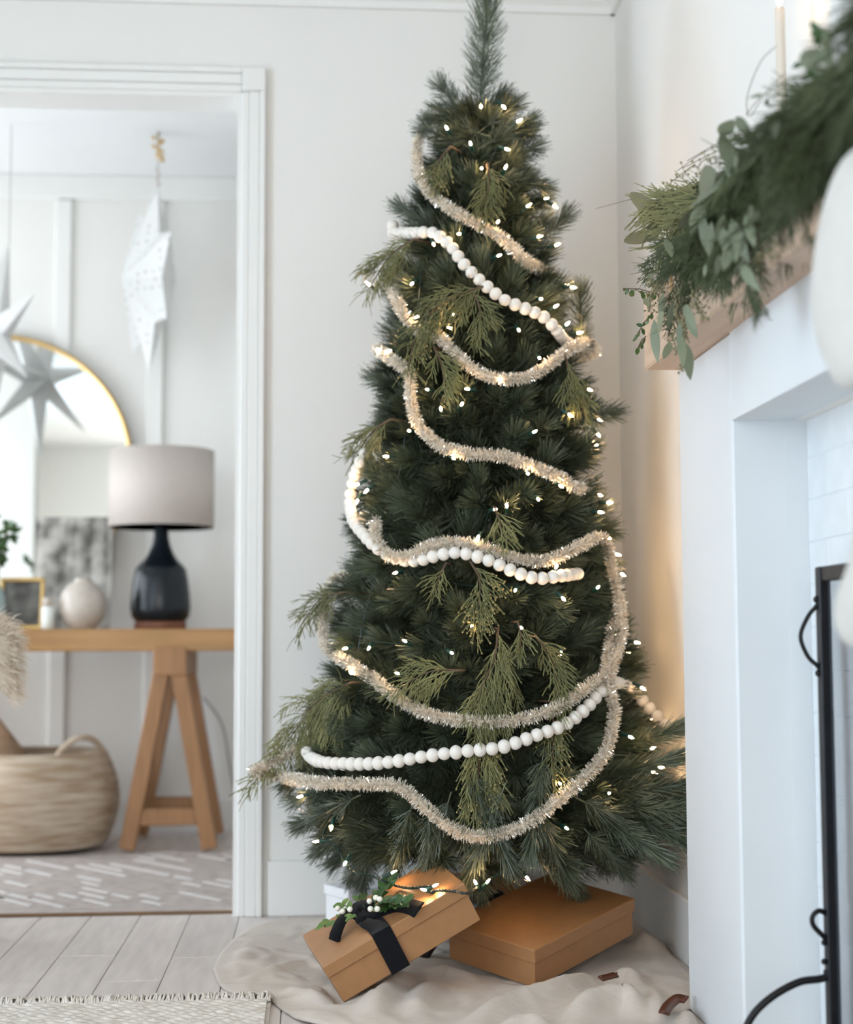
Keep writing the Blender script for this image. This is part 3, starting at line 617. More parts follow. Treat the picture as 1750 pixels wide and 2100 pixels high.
for (pa, pb, lab, m_) in (((714, 1828), (830, 1817), 'small white gift box behind the tilted one', M_whitebox), ((935, 1808), (1060, 1797), 'dark kraft gift box in the shade behind the others', M_kraft)):
    a_ = PZ(*pa, .105); b_ = PZ(*pb, .105); ex = (b_-a_); ex.z = 0; Lw = ex.length; ex.normalize(); ey = V((-ex.y, ex.x, 0)); keep = M_kraft; M_kraft = m_
    gift_box(lab, (a_.x, a_.y, .014), ((ex.x, ey.x, 0), (ex.y, ey.y, 0), (0, 0, 1)), (Lw, .13, .092), .024); M_kraft = keep
# ribbon, bow and sprig on the tilted box
O2, ex2, ey2, ez2 = FR2; TOP = .083
def on_top(px, py, h=0.0):
    d = ray(px, py); o = O2+ez2*(TOP+h); return CAM+d*((o-CAM).dot(ez2)/d.dot(ez2))
rb = thing('dummy', None, None, O2) if False else None
u0, wd_ = .130, .040
loop = [O2+ex2*u0+ey2*y+ez2*zz for y, zz in ((-.0015, -.0015), (-.0015, .04), (-.0015, TOP+.0015), (.03, TOP+.002), (.12, TOP+.002), (.2455, TOP+.0015), (.2455, .04), (.2455, -.0015))]
MB().strip(loop, [wd_]*8, [-ey2, -ey2, (ez2-ey2).normalized(), ez2, ez2, (ez2+ey2).normalized(), ey2, ey2]).build('ribbon', M_velvet, gb2, solid=.0016)
K = on_top(742, 1887, .012)
def tail(name, pts, ws, tilt):
    p = spline(pts, 6); m = len(p); w_ = [ws[0]+(ws[1]-ws[0])*i/(m-1) for i in range(m)]
    MB().strip(p, w_, [(tilt[0]*(1-i/(m-1))+tilt[1]*i/(m-1)).normalized() for i in range(m)]).build(name, M_velvet, gb2, True, solid=.0016)
n0 = (ez2*.6-V((0, 1, 0))*.8).normalized()
tail('ribbon_tail', [K, on_top(722, 1872, .022), on_top(703, 1885, .028), on_top(690, 1912, .018), on_top(686, 1930, .004)], (.018, .026), (n0, n0))
tail('ribbon_tail', [K, on_top(772, 1872, .012), on_top(808, 1858, .010), on_top(835, 1858, .008), on_top(860, 1866, .003)], (.018, .036), (n0, n0))
tail('ribbon_loop', [K, on_top(732, 1868, .022), on_top(742, 1856, .030), on_top(758, 1856, .028), on_top(756, 1868, .018), K], (.020, .020), (n0, n0))
tail('ribbon_front', [K, on_top(752, 1893, .010), on_top(775, 1902, .004), O2+ex2*u0+ez2*TOP-ey2*.002+ez2*.003], (.020, wd_), (ez2, (ez2-ey2)))
MB().ball(K, .013, 12, 8, (1.0, .8, .8)).build('knot', M_velvet, gb2, True)
spg = thing('sprig', None, None, K); spg.parent = gb2; spg.location = K-O2
def leaf_mesh(L, W, cup=.15, curl=.1, n=6, mm=M_leafg, pointy=1.0):
    mb = MB(); vs = []
    for i in range(n+1):
        t = i/n; w2 = W/2*math.sin(PI*min(1, t**(.8*pointy)*.97+.015))**.85; zc = -curl*L*t*t
        vs += [(-w2, t*L, zc+cup*w2), (0, t*L, zc), (w2, t*L, zc+cup*w2)]
    fs = []
    for i in range(n): fs += [(3*i, 3*i+1, 3*i+4, 3*i+3), (3*i+1, 3*i+2, 3*i+5, 3*i+4)]
    me = mb.add(vs, fs).mesh('leaf', True); me.materials.append(mm); return me
LM = [leaf_mesh(.024, .011, mm=M_leafg), leaf_mesh(.028, .012, mm=M_leafg, curl=.25)]; LL = [leaf_mesh(.023, .012, mm=M_leafl), leaf_mesh(.018, .011, mm=M_leafl, curl=.3)]
def quat_yz(ydir, zdir):
    y = V(ydir).normalized(); z_ = V(zdir); x = y.cross(z_); x = x.normalized() if x.length > 1e-6 else frame_of(y)[0]; z_ = x.cross(y)
    return Matrix(((x.x, y.x, z_.x), (x.y, y.y, z_.y), (x.z, y.z, z_.z))).to_quaternion()
def leafat(me, root, p, d, nrm, sc=1.0, name='leaf'): return inst(name, me, root, p, quat_yz(d, nrm), sc)
stems = MB()
for (c0, c1, ms, cnt) in (((755, 1868), (800, 1815), LM, 34), ((765, 1862), (835, 1856), LM, 44), ((735, 1880), (665, 1900), LL, 14), ((730, 1872), (700, 1856), LL, 7), ((745, 1868), (738, 1840), LM, 6)):
    a = on_top(*c0, .020); b = on_top(*c1, .022); stems.tube([a, (a+b)/2+ez2*.006, b], .0013, 5)
    for k in range(cnt):
        t = random.random(); p = a+(b-a)*t+ez2*.004*random.random(); s1 = 1 if k % 2 else -1; ax = (b-a).normalized(); sd = ax.cross(ez2)
        d = ax*random.uniform(.4, 1)+sd*s1*random.uniform(.2, .9)+ez2*random.uniform(.0, .6)
        leafat(random.choice(ms), spg, p, d, ez2*.6+V((0, -.6, .3))+V((random.uniform(-.4, .4),)*3), random.uniform(.9, 1.35))
stems.build('stem', M_bark, spg, True)
bm_ = MB().ball((0, 0, 0), .0058, 12, 8).mesh('berry', True); M_berry = mat('white_berry', (.84, .80, .70), .35, var=.03); bm_.materials.append(M_berry)
for (x, y, h) in ((758, 1848, .03), (771, 1841, .034), (779, 1844, .03), (760, 1864, .028), (774, 1864, .028), (693, 1863, .022), (703, 1869, .02), (718, 1865, .02)): inst('berry', bm_, spg, on_top(x, y, h+.016))

# ================================================================== TREE SKIRT
SC = V((.34, 3.42)); poly = [(-.207, 3.43), (-.20, 3.62), (-.17, 3.83), (-.115, 3.99), (-.02, 4.03), (.10, 4.055), (.4, 4.08), (.70, 4.06), (.79, 3.85), (.80, 3.5), (.79, 3.15), (.765, 3.03), (.712, 2.98), (.708, 2.86), (.69, 2.72), (.55, 2.60), (.30, 2.62), (.14, 2.77), (.055, 2.885), (-.015, 2.965), (-.05, 3.05), (-.085, 3.15), (-.135, 3.19), (-.18, 3.27)]
pv = spline([(x, y, 0) for x, y in poly+poly[:1]], 10); pa = sorted((math.atan2(p.y-SC.y, p.x-SC.x), math.hypot(p.x-SC.x, p.y-SC.y)) for p in pv)
def rad_at(a):
    A = [q[0] for q in pa]; B = [q[1] for q in pa]
    return float(np.interp(a, [A[-1]-2*PI]+A+[A[0]+2*PI], [B[-1]]+B+[B[0]]))
RDG = [([(740, 2100), (775, 2055), (815, 2015), (850, 1985)], .030, .030), ([(930, 2110), (985, 2080), (1050, 2055), (1130, 2036), (1195, 2008), (1218, 1985)], .032, .026), ([(1140, 2100), (1210, 2065), (1290, 2055), (1312, 2085)], .042, .030), ([(1240, 2010), (1290, 2000), (1310, 2030)], .024, .022),
       ([(1320, 1950), (1350, 1930), (1405, 1945)], .035, .05), ([(560, 1900), (520, 1945), (470, 1985)], .012, .03), ([(640, 1960), (560, 1985), (480, 2010)], .014, .022), ([(690, 2060), (620, 2030), (560, 2025)], .014, .022), ([(900, 2000), (860, 2040), (850, 2090)], .020, .028), ([(1010, 2100), (1080, 2090), (1130, 2100)], .02, .02), ([(870, 1990), (930, 1985), (985, 2010)], .014, .025), ([(1400, 2095), (1418, 2070), (1420, 2052)], .024, .014), ([(1330, 2010), (1350, 2060), (1370, 2095)], .018, .022), ([(600, 2060), (660, 2085), (740, 2100)], .012, .02)]
RD = [([V((p.x, p.y)) for p in spline([PZ(x, y, .02) for x, y in pts], 4)], h, w_) for pts, h, w_ in RDG]
def under(p, fr, L, Wd):
    O, ex, ey, ez = fr; u = (V((p[0], p[1]))-V((O.x, O.y))); exx, eyy = V((ex.x, ex.y)), V((ey.x, ey.y)); det = exx.x*eyy.y-exx.y*eyy.x
    a = (u.x*eyy.y-u.y*eyy.x)/det; b = (exx.x*u.y-exx.y*u.x)/det
    if -.02 < a < L+.02 and -.02 < b < Wd+.02: return O.z+ex.z*a+ey.z*b
    return None
def segd(x, y, pts):
    best = 9.0; k = 0; fr = 0
    for a, b in zip(pts, pts[1:]):
        dx, dy = b.x-a.x, b.y-a.y; t = max(0, min(1, ((x-a.x)*dx+(y-a.y)*dy)/(dx*dx+dy*dy+1e-9))); q = (a.x+t*dx-x)**2+(a.y+t*dy-y)**2
        if q < best: best = q; fr = (k+t)/(len(pts)-1)
        k += 1
    return best, fr
def skirt_z(x, y, edge):
    h = .007+.006*(noise.noise(V((x*5, y*5, 1)))+.3)+.003*noise.noise(V((x*14, y*14, 4)))+.0016*noise.noise(V((x*34, y*20, 7)))+(.007*(1-min(1, abs(noise.noise(V((x*7+y*4, y*6-x*3, 9))))*5)) if x < .12 else .003*(1-min(1, abs(noise.noise(V((x*7, y*6, 9))))*5)))
    for pts, hh, w_ in RD:
        d2, fr = segd(x, y, pts); e_ = max(0, min(1, fr/.35, (1-fr)/.35)); h += (e_*e_*(3-2*e_))*hh*math.exp(-d2/(w_*w_)*1.3) if d2 < w_*w_*4 else 0
    h = max(h, .004)*(0.35+.65*min(1, edge/.05))
    for fr, L, Wd in ((FR1, .35, .24), (FR2, .317, .244)):
        q = under((x, y), fr, L, Wd)
        if q is not None: h = min(h, max(q-.005, .002))
    if y > 3.6: h = min(h, .010)
    return max(h, .003)
mb = MB(); NA, NR = 300, 70; vs = []
for i in range(NR+1):
    for k in range(NA):
        a = -PI+2*PI*k/NA; R_ = rad_at(a); r = R_*(i/NR); x, y = SC.x+r*math.cos(a), SC.y+r*math.sin(a); vs.append((x, y, skirt_z(x, y, R_-r)))
mb.add(vs, [(i*NA+k, i*NA+(k+1) % NA, (i+1)*NA+(k+1) % NA, (i+1)*NA+k) for i in range(NR) for k in range(NA)])
sk = thing('tree_skirt', 'rumpled beige linen tree skirt spread under the gift boxes', 'tree skirt', (SC.x, SC.y, 0))
mb.build('cloth', M_linen, sk, True, solid=.005, weld=.0001)
def strap(pts, w_, z0):
    P3 = spline([PZ(x, y, z0) for x, y in pts], 6); o = MB().strip(P3, [w_]*len(P3), V((0, -.5, .85))).build('leather_strap', M_leather, sk, True, solid=.004)
    for q in (P3[0], P3[-1]): MB().ball(q+V((0, -.002, .003)), .003, 8, 6).build('rivet', M_leather, o, True)
strap([(1362, 2078), (1372, 2062), (1390, 2048), (1408, 2050)], .020, .035); strap([(1232, 2007), (1248, 2003), (1264, 1999)], .014, .045)

# ================================================================== RUGS
jr = thing('jute_rug', 'chunky braided jute rug with short fringe in the bottom left corner', 'rug', (-.8, 2.4, 0))
JX0, JX1, JY = -1.7, -.076, 3.10
MB().box(((JX0+JX1)/2, (JY+1.6)/2, .006), (JX1-JX0, JY-1.6, .009)).build('backing', M_jute, jr)
V_, Q_, b = [], [], 0
for r in range(24):
    yy = JY-.010-r*.0145; n = int((JX1-JX0)/.0055)
    for i in range(n):
        x = JX0+i*.0055; ph = i*.95+r*1.9; tw = .0058*(1+.38*math.sin(ph)); dz = .0012*math.sin(i*.21+r)+.0012*random.random()
        for k in range(6):
            a = 2*PI*k/6; V_.append((x, yy+tw*1.15*math.cos(a)+.0022*math.sin(ph*.5), .013+dz+tw*math.sin(a)))
        if i:
            for k in range(6): Q_.append((b+(i-1)*6+k, b+(i-1)*6+(k+1) % 6, b+i*6+(k+1) % 6, b+i*6+k))
    b += n*6
tag(np_obj('braid_rows', np.array(V_), np.array(Q_), M_jute, jr, True), kind='stuff')
mb = MB()
for i in range(520):
    x = JX0+(JX1-JX0)*(i+random.random())/520; y = JY; p = [V((x, y-.012, .014)), V((x+random.uniform(-.006, .006), y+.006, .020+random.uniform(0, .008))), V((x+random.uniform(-.016, .016), y+.018+random.uniform(0, .008), .014+random.uniform(0, .006))), V((x+random.uniform(-.026, .026), y+.026+random.uniform(0, .014), .004+random.uniform(0, .008)))]
    mb.tube(spline(p, 3), [.0024]*10, 4)
tag(mb.build('fringe', M_jute, jr, True), kind='stuff')
pr = thing('patterned_rug', 'taupe woven rug with pale diagonal dashes in the far room', 'rug', (-1.2, 4.7, 0))
MB().box((-1.15, 4.715, .004), (2.3, 1.11, .007), bev=.002).build('pile', M_ruga, pr)
mb = MB(); Rz = Matrix.Rotation(math.radians(-52), 3, 'Z')
for r in range(-22, 40):
    for c in range(-12, 16):
        q = Rz @ V((c*.155+(r % 3)*.05+random.uniform(-.02, .02), r*.052, 0)); x, y = -1.0+q.x, 4.7+q.y; l = random.choice((.10, .14, .20))
        if -2.2 < x < -.05 and 4.24 < y < 5.20 and random.random() < .34: mb.box((x, y, .0085), (l, .016, .004), Rz, .0015)
tag(mb.build('raised_dashes', M_rugb, pr), kind='stuff')
MB().box((-1.15, 4.163, .004), (2.3, .010, .009), bev=.002).build('binding', M_rugc, pr)

# ================================================================== MANTEL GARLAND, CANDLE, STOCKING
XG = .655
mg = thing('mantel_garland', 'thick garland of cedar, eucalyptus and berries draped along the mantel', 'garland', (.70, 2.2, 1.39))
MB().tube(spline([(.70, 2.98, 1.40), (.69, 2.6, 1.41), (.69, 2.2, 1.41), (.69, 1.5, 1.41)], 6), .006, 6).build('stem', M_bark, mg)
def spray_mesh(seed, L, spread, m, droop=0.1, fine=1.0):
    pth, fol, tp = cedar_np([V((0, 0, 0)), V((0, 0, L*.5)), V((.02, -.005, L))], spread, seed, droop, fine); g = random.Random(seed)
    fol = fol+[([pth[0], pth[len(pth)//2], pth[-1]], .005)]
    v, q = strands_np(fol, g); me = np_mesh('cedar_spray', v, q); me.materials.append(m); return me
SPD = [spray_mesh(40+i, .20, .42, M_cedard, .0, 1.15) for i in range(4)]; SPL = [spray_mesh(60+i, .20, .34, M_cedar, .0) for i in range(2)]
def spray(p, d, light=False, sc=1.0): 
    q = V(d).to_track_quat('Z', 'Y') @ Quaternion((0, 0, 1), random.uniform(-.9, .9)); inst('cedar_spray', random.choice(SPL if light else SPD), mg, p, q, sc)
for k in range(235):
    y = random.uniform(1.45, 2.58); x = random.uniform(.66, .705)
    if k % 3: d = V((random.uniform(-.35, .0), random.uniform(.35, 1.0), random.uniform(-1.0, -.10)))
    else: d = V((random.uniform(-.18, .02), random.uniform(.7, 1.0), random.uniform(-.18, .10)))
    spray((x, y, random.uniform(1.39, 1.425)), d, False, random.uniform(.6, .95)*(1.0 if y < 2.3 else .85))
for k in range(10): spray((random.uniform(.62, .66), 1.62+.07*k+random.uniform(-.02, .02), 1.40), (random.uniform(-.15, .05), random.uniform(-.1, .35), -1), False, .62)
for (bx, by, ex_, ey_) in ((1430, 380, 1235, 425), (1440, 400, 1290, 490), (1430, 395, 1270, 455), (1450, 400, 1340, 440), (1470, 390, 1370, 470), (1480, 400, 1400, 490), (1420, 385, 1250, 440), (1430, 390, 1300, 420), (1440, 400, 1320, 470), (1450, 395, 1345, 500), (1460, 390, 1390, 520)):
    p = PX(bx, by, .66); e = PX(ex_, ey_, .66); spray(p, e-p, True, max(.5, min(1.25, (e-p).length/.2)))
for (bx, by, ex_, ey_) in ((1400, 530, 1390, 640), (1420, 500, 1450, 600), (1370, 480, 1330, 600), (1460, 500, 1480, 590), (1550, 480, 1545, 590), (1400, 480, 1330, 530)):
    p = PX(bx, by, .645); e = PX(ex_, ey_, .64); spray(p, e-p, False, .6)
EU = [leaf_mesh(.085, .021, cup=.12, curl=.12, mm=M_euc, n=8, pointy=1.15), leaf_mesh(.070, .019, cup=.2, curl=.3, mm=M_euc, n=8, pointy=1.15), leaf_mesh(.055, .015, cup=.1, curl=.1, mm=M_euc, n=8)]
NV = (CAM-V((.66, 2.6, 1.3))).normalized()
def eleaf(x0, y0, x1, y1, xp=.600, jit=.5, name='eucalyptus_leaf', pool=EU, base=.075):
    a = PX(x0, y0, xp); b = PX(x1, y1, xp); d = b-a; me = random.choice(pool); L0 = max(v.co.y for v in me.vertices)
    leafat(me, mg, a, d, NV+V((random.uniform(-jit, jit), random.uniform(-jit, jit), random.uniform(-jit, jit))), d.length/L0, name)
for q in ((1360, 600, 1355, 662, .62), (1330, 610, 1318, 640), (1342, 655, 1345, 742, .622), (1362, 640, 1340, 690), (1395, 660, 1392, 730), (1402, 700, 1418, 772, .625), (1398, 690, 1402, 752), (1405, 625, 1418, 665), (1322, 470, 1285, 520, .64), (1350, 440, 1330, 520, .63), (1365, 490, 1380, 520), (1355, 500, 1348, 540), (1340, 410, 1285, 440, .66), (1375, 700, 1362, 742, .63), (1350, 690, 1342, 735, .63), (1410, 640, 1425, 690, .63), (1380, 620, 1372, 680, .625), (1340, 560, 1322, 600, .63),
          (1500, 345, 1480, 262), (1505, 245, 1470, 290), (1510, 240, 1530, 270), (1560, 200, 1530, 188), (1580, 195, 1555, 205), (1470, 350, 1415, 405), (1480, 380, 1400, 400), (1445, 420, 1412, 500), (1440, 440, 1450, 520), (1500, 450, 1520, 520), (1530, 440, 1545, 500), (1500, 500, 1480, 560), (1515, 480, 1510, 540), (1490, 330, 1495, 365), (1510, 315, 1508, 350), (1460, 455, 1452, 530), (1540, 420, 1540, 480), (1475, 520, 1470, 570),
          (1420, 430, 1395, 480), (1480, 470, 1500, 530), (1530, 520, 1500, 580), (1520, 540, 1540, 585), (1555, 430, 1530, 490), (1600, 250, 1570, 290), (1640, 130, 1690, 110), (1700, 140, 1690, 60), (1720, 150, 1745, 90), (1690, 175, 1720, 150), (1450, 540, 1440, 570), (1485, 440, 1470, 500)):
    eleaf(*q)
BX = [leaf_mesh(.030, .012, mm=M_leafg, curl=.2), leaf_mesh(.026, .012, mm=M_leafg, curl=.4)]
for (c0, c1, cnt) in (((1345, 602), (1280, 592), 14), ((1340, 640), (1305, 690), 10), ((1325, 690), (1308, 715), 5), ((1720, 60), (1680, 70), 10), ((1640, 130), (1700, 150), 10)):
    a = PX(*c0, .63); b = PX(*c1, .63); MB().tube([a, (a+b)/2+V((0, 0, .004)), b], .0012, 5).build('twig', M_bark, mg)
    for k in range(cnt):
        t = (k+.5)/cnt; d = (b-a).normalized()+V((random.uniform(-.5, .5), random.uniform(-.8, .8), random.uniform(-1.4, .4))); leafat(random.choice(BX), mg, a+(b-a)*t, d, NV+V((random.uniform(-.6, .6),)*3), random.uniform(.55, 1.0), 'boxwood_leaf')
seeds = MB()
for (c0, c1, cnt) in (((1370, 540), (1330, 640), 60), ((1390, 600), (1400, 700), 70), ((1420, 590), (1440, 650), 45), ((1340, 420), (1420, 340), 45), ((1390, 680), (1415, 660), 30), ((1320, 540), (1345, 600), 40), ((1550, 540), (1575, 510), 30), ((1395, 700), (1402, 755), 24), ((1430, 345), (1470, 320), 14), ((1345, 590), (1390, 720), 60)):
    a = PX(*c0, .632); b = PX(*c1, .632); seeds.tube(spline([a, (a+b)/2+V((-.004, .004, .004)), b], 5), .0010, 4)
    for k in range(cnt):
        p = a+(b-a)*random.random(); q = p+V((random.uniform(-.012, .012), random.uniform(-.016, .016), random.uniform(-.016, .016))); seeds.tube([p, q], .0005, 3); seeds.ball(q, .0022, 6, 5)
tag(seeds.build('seeds', M_seed, mg, True), kind='stuff')
for pts in ([(1535, 240), (1532, 205), (1545, 160), (1565, 120), (1592, 95)], [(1390, 350), (1440, 315), (1500, 288)], [(1400, 345), (1450, 320), (1520, 290)], [(1410, 330), (1470, 295), (1520, 275)], [(1530, 235), (1560, 200), (1610, 150)], [(1540, 240), (1570, 195), (1620, 160)], [(1360, 395), (1290, 410), (1222, 428)]):
    MB().tube(spline([PX(x, y, .66) for x, y in pts], 6), .0006, 5).build('twig', M_bark, mg)
for (ya, yb, z0, z1) in ((1.95, 1.99, 1.40, 1.270), (1.84, 1.91, 1.40, 1.285), (2.66, 2.69, 1.40, 1.28)):
    P3 = spline([(.70, (ya+yb)/2, z0), (.645, (ya+yb)/2, z0-.005), (.632, (ya+yb)/2-.004, (z0+z1)/2), (.636, (ya+yb)/2+.006, z1)], 6)
    MB().strip(P3, [yb-ya]*len(P3), [V((-1, -.15*math.sin(i), .2)) for i in range(len(P3))]).build('ribbon_tail', M_ribbon, mg, True, solid=.0015)
# taper candle in a candlestick standing on the mantel
cp = PX(1601, 90, .765); cx, cy = .765, cp.y; zt_ = PX(1601, 14, .765).z
cs_ = thing('candlestick', 'brass candlestick behind the mantel garland', 'candlestick', (cx, cy, 1.385))
MB().lathe([(.0, .0), (.036, .0), (.036, .006), (.012, .014), (.007, .03), (.007, .075), (.012, .085), (.014, .10), (.0115, .104), (.010, .104)], 24, (cx, cy, 1.3855)).build('base', M_brass, cs_, True)
cn = thing('taper_candle', 'lit ivory taper candle rising above the mantel garland', 'candle', (cx, cy, 1.4895))
MB().lathe([(.0075, 0), (.0082, .01), (.0082, zt_-1.4895-.006), (.0070, zt_-1.4895), (.002, zt_-1.4895-.001), (0, zt_-1.4895-.001)], 24, (cx, cy, 1.4895)).build('wax', M_wax, cn, True)
MB().tube([(cx, cy, zt_-.002), (cx, cy, zt_+.004), (cx+.001, cy-.002, zt_+.008)], .0008, 5).build('wick', M_wick, cn)
MB().lathe([(0, .002), (.0045, .008), (.0058, .016), (.0045, .028), (.002, .040), (0, .048)], 12, (cx, cy, zt_)).build('flame', M_flame, cn, True)
pl = bpy.data.lights.new('candle_light', 'POINT'); pl.energy = 0.05; pl.color = (1, .60, .32); pl.shadow_soft_size = .012; po = bpy.data.objects.new('candle_light', pl); COL.objects.link(po); po.location = (cx, cy, zt_+.07)
# stocking
so = thing('stocking', 'cream knitted christmas stocking hanging from the mantel at the right edge', 'stocking', (.625, 1.72, .70))
def tubeform(sections, n=28):
    mb = MB(); vs = []
    for (c, ax, hw, th) in sections:
        ax = V(ax).normalized()
        for k in range(n):
            a = 2*PI*k/n; vs.append(V(c)+ax*hw*math.cos(a)+V((1, 0, 0))*th*math.sin(a))
    m = len(sections); fs = [(i*n+k, i*n+(k+1) % n, (i+1)*n+(k+1) % n, (i+1)*n+k) for i in range(m-1) for k in range(n)]+[tuple(range(n))[::-1], tuple((m-1)*n+k for k in range(n))]
    return mb.add(vs, fs)
tubeform([((.625, 1.705, z_), (0, 1, 0), hw, th) for z_, hw, th in ((1.262, .048, .010), (1.25, .068, .018), (1.225, .10, .026), (1.19, .128, .030), (1.16, .146, .032), (1.13, .157, .034), (1.10, .155, .034), (1.06, .140, .033), (1.02, .095, .03), (.985, .06, .02))]).build('cuff', M_knit, so, True, sub=1)
tubeform([((.625, 1.66, 1.02), (0, 1, 0), .060, .020), ((.625, 1.655, .94), (0, 1, 0), .058, .022), ((.625, 1.655, .86), (0, 1, .1), .060, .024), ((.625, 1.665, .80), (0, 1, .35), .066, .026), ((.625, 1.70, .755), (0, .8, .9), .058, .026), ((.625, 1.745, .735), (0, .35, 1), .048, .025), ((.625, 1.78, .728), (0, .1, 1), .036, .02), ((.625, 1.793, .726), (0, 0, 1), .016, .01)]).build('leg', M_knit, so, True, sub=1)
MB().tube(spline([(.64, 1.64, 1.24), (.652, 1.642, 1.285), (.662, 1.646, 1.30), (.65, 1.65, 1.285), (.632, 1.65, 1.245)], 6), .003, 6).build('hanging_loop', M_knit, so)

# ================================================================== FIRE SCREEN
fs_ = thing('fire_screen', 'black iron fire screen with mesh and curled feet before the hearth', 'fire screen', (.62, 1.55, 0))
SX = .815; SYF = PX(1683, 1165, SX).y; SYN, ST = SYF-.72, PX(1683, 1163, SX).z
MB().box((SX, SYF-.0105, ST/2+.01), (.019, .022, ST-.02), bev=.002).build('post', M_black, fs_)
MB().box((SX, SYN+.0105, ST/2+.01), (.019, .022, ST-.02), bev=.002).build('post', M_black, fs_)
MB().box((SX, (SYF+SYN)/2, ST-.012), (.013, SYF-SYN, .024), bev=.002).build('top_rail', M_black, fs_)
MB().box((SX, (SYF+SYN)/2, .05), (.012, SYF-SYN-.04, .022), bev=.002).build('bottom_rail', M_black, fs_)
mb = MB(); y = SYF-.024
while y > SYN+.02: mb.box((SX+.004, y, .43), (.00032, .00032, .74)); y -= .0034
z_ = .062
while z_ < ST-.024: mb.box((SX+.004, (SYF+SYN)/2, z_), (.00032, SYF-SYN-.042, .00032)); z_ += .0034
tag(mb.build('wire_mesh', M_wires, fs_), kind='stuff')
hz0, hz1 = PX(1683, 1240, SX).z, PX(1690, 1370, SX).z; hy = SYF-.008
hd = MB().tube(spline([(SX-.006, hy, hz0+.004), (SX-.012, hy, hz0-.004), (SX-.024, hy+.004, hz0-.02), (SX-.036, hy+.005, (hz0+hz1)/2), (SX-.026, hy+.004, hz1+.02), (SX-.012, hy, hz1+.004), (SX-.006, hy, hz1-.004)], 6), .0036, 8).build('handle', M_black, fs_, True)
for q in (hz0+.008, hz1-.008): MB().ball((SX-.010, hy, q), .0058, 10, 8).build('bolt', M_black, hd, True)
def FPT(px, py, yy): return PY(px, py, yy)
yf = SYF-.010
ft = spline([FPT(1697, 1990, yf), FPT(1696, 2002, yf), FPT(1680, 2008, yf), FPT(1640, 2014, yf), FPT(1590, 2040, yf), FPT(1550, 2075, yf), FPT(1527, 2115, yf), FPT(1512, 2160, yf), V((FPT(1505, 2200, yf).x, yf, .007))], 8)
f_ = MB().tube(ft, .0062, 8).build('foot', M_black, fs_, True)
sc_ = MB().strip(spline([FPT(1700, 1930, yf), FPT(1690, 1920, yf), FPT(1672, 1905, yf), FPT(1664, 1885, yf), FPT(1672, 1870, yf), FPT(1688, 1868, yf), FPT(1700, 1880, yf), FPT(1703, 1895, yf)], 6), [.013]*43, V((0, 0, 1))) if False else MB().tube(spline([FPT(1701, 1932, yf), FPT(1686, 1917, yf), FPT(1669, 1898, yf), FPT(1667, 1880, yf), FPT(1680, 1868, yf), FPT(1696, 1876, yf), FPT(1703, 1895, yf)], 6), .0042, 8)
sc_.build('scroll', M_black, f_, True)
for yy in (1933, 1972): MB().ball(FPT(1696, yy, yf)+V((-.004, 0, 0)), .005, 10, 8).build('bolt', M_black, f_, True)
MB().tube(spline([(SX-.006, SYN+.01, .15), (SX-.06, SYN+.01, .13), (SX-.12, SYN+.01, .07), (SX-.14, SYN+.01, .006)], 5), .0062, 8).build('foot', M_black, fs_, True)
for yy in (SYF-.01, SYN+.01): MB().tube([(SX+.006, yy, .10), (SX+.022, yy, .08), (SX+.028, yy, .006)], .0062, 8).build('rear_foot', M_black, fs_, True)

# ================================================================== FAR ROOM
TZ = .752
ct = thing('console_table', 'oak console table with trestle legs seen through the doorway', 'console table', (-.9, 5.6, 0))
MB().box((-.90, 5.60, TZ-.038), (1.75, .44, .076), bev=.004).build('tabletop', M_oak, ct)
for cxx in (-.478, -1.45):
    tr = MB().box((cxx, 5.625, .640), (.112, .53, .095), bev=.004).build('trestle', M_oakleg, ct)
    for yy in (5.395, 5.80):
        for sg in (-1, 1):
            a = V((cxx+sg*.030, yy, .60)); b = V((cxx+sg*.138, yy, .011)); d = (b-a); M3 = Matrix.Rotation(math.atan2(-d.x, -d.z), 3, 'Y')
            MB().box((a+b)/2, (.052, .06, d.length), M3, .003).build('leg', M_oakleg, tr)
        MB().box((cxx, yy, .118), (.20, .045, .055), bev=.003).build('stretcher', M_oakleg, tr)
lc = (-.533, 5.60, TZ)
lp = thing('table_lamp', 'table lamp with black ceramic bottle base and greige drum shade', 'lamp', lc)
MB().lathe([(0, 0), (.088, 0), (.092, .005), (.092, .024), (.080, .030), (0, .030)], 40, lc).build('foot', M_cork, lp, True)
MB().lathe([(.088, .028), (.102, .045), (.107, .075), (.104, .12), (.098, .17), (.090, .212), (.080, .226), (.060, .245), (.045, .268), (.034, .295), (.027, .325), (.024, .36), (.022, .42), (0, .42)], 48, lc).build('base', M_ceramic, lp, True)
sh = MB().lathe([(.185, .362), (.1865, .362), (.1865, .636), (.185, .636), (.1835, .636), (.1835, .362), (.185, .362)], 56, lc); sh.build('shade', M_shade, lp, True)
MB().tube([(lc[0], lc[1], TZ+.41), (lc[0], lc[1], TZ+.62)], .004, 8).tube([(lc[0]-.18, lc[1], TZ+.60), (lc[0]+.18, lc[1], TZ+.60)], .002, 6).build('harp', M_brass, lp)
vc = (-.793, 5.52, TZ)
vz = thing('bud_vase', 'small round cream stoneware vase beside the lamp', 'vase', vc)
MB().lathe([(0, 0), (.042, 0), (.046, .006), (.066, .03), (.079, .065), (.081, .092), (.074, .125), (.056, .15), (.034, .164), (.028, .172), (.030, .178), (.022, .178), (.020, .16)], 44, vc).build('body', M_vase, vz, True)
ap = thing('art_print', 'unframed black and white forest print leaning on the far wall', 'print', (-.88, 5.85, TZ))
Mx = Matrix.Rotation(math.radians(-9), 3, 'X'); MB().box((-.882, 5.86, TZ+.212), (.285, .004, .425), Mx).build('sheet', M_art, ap)
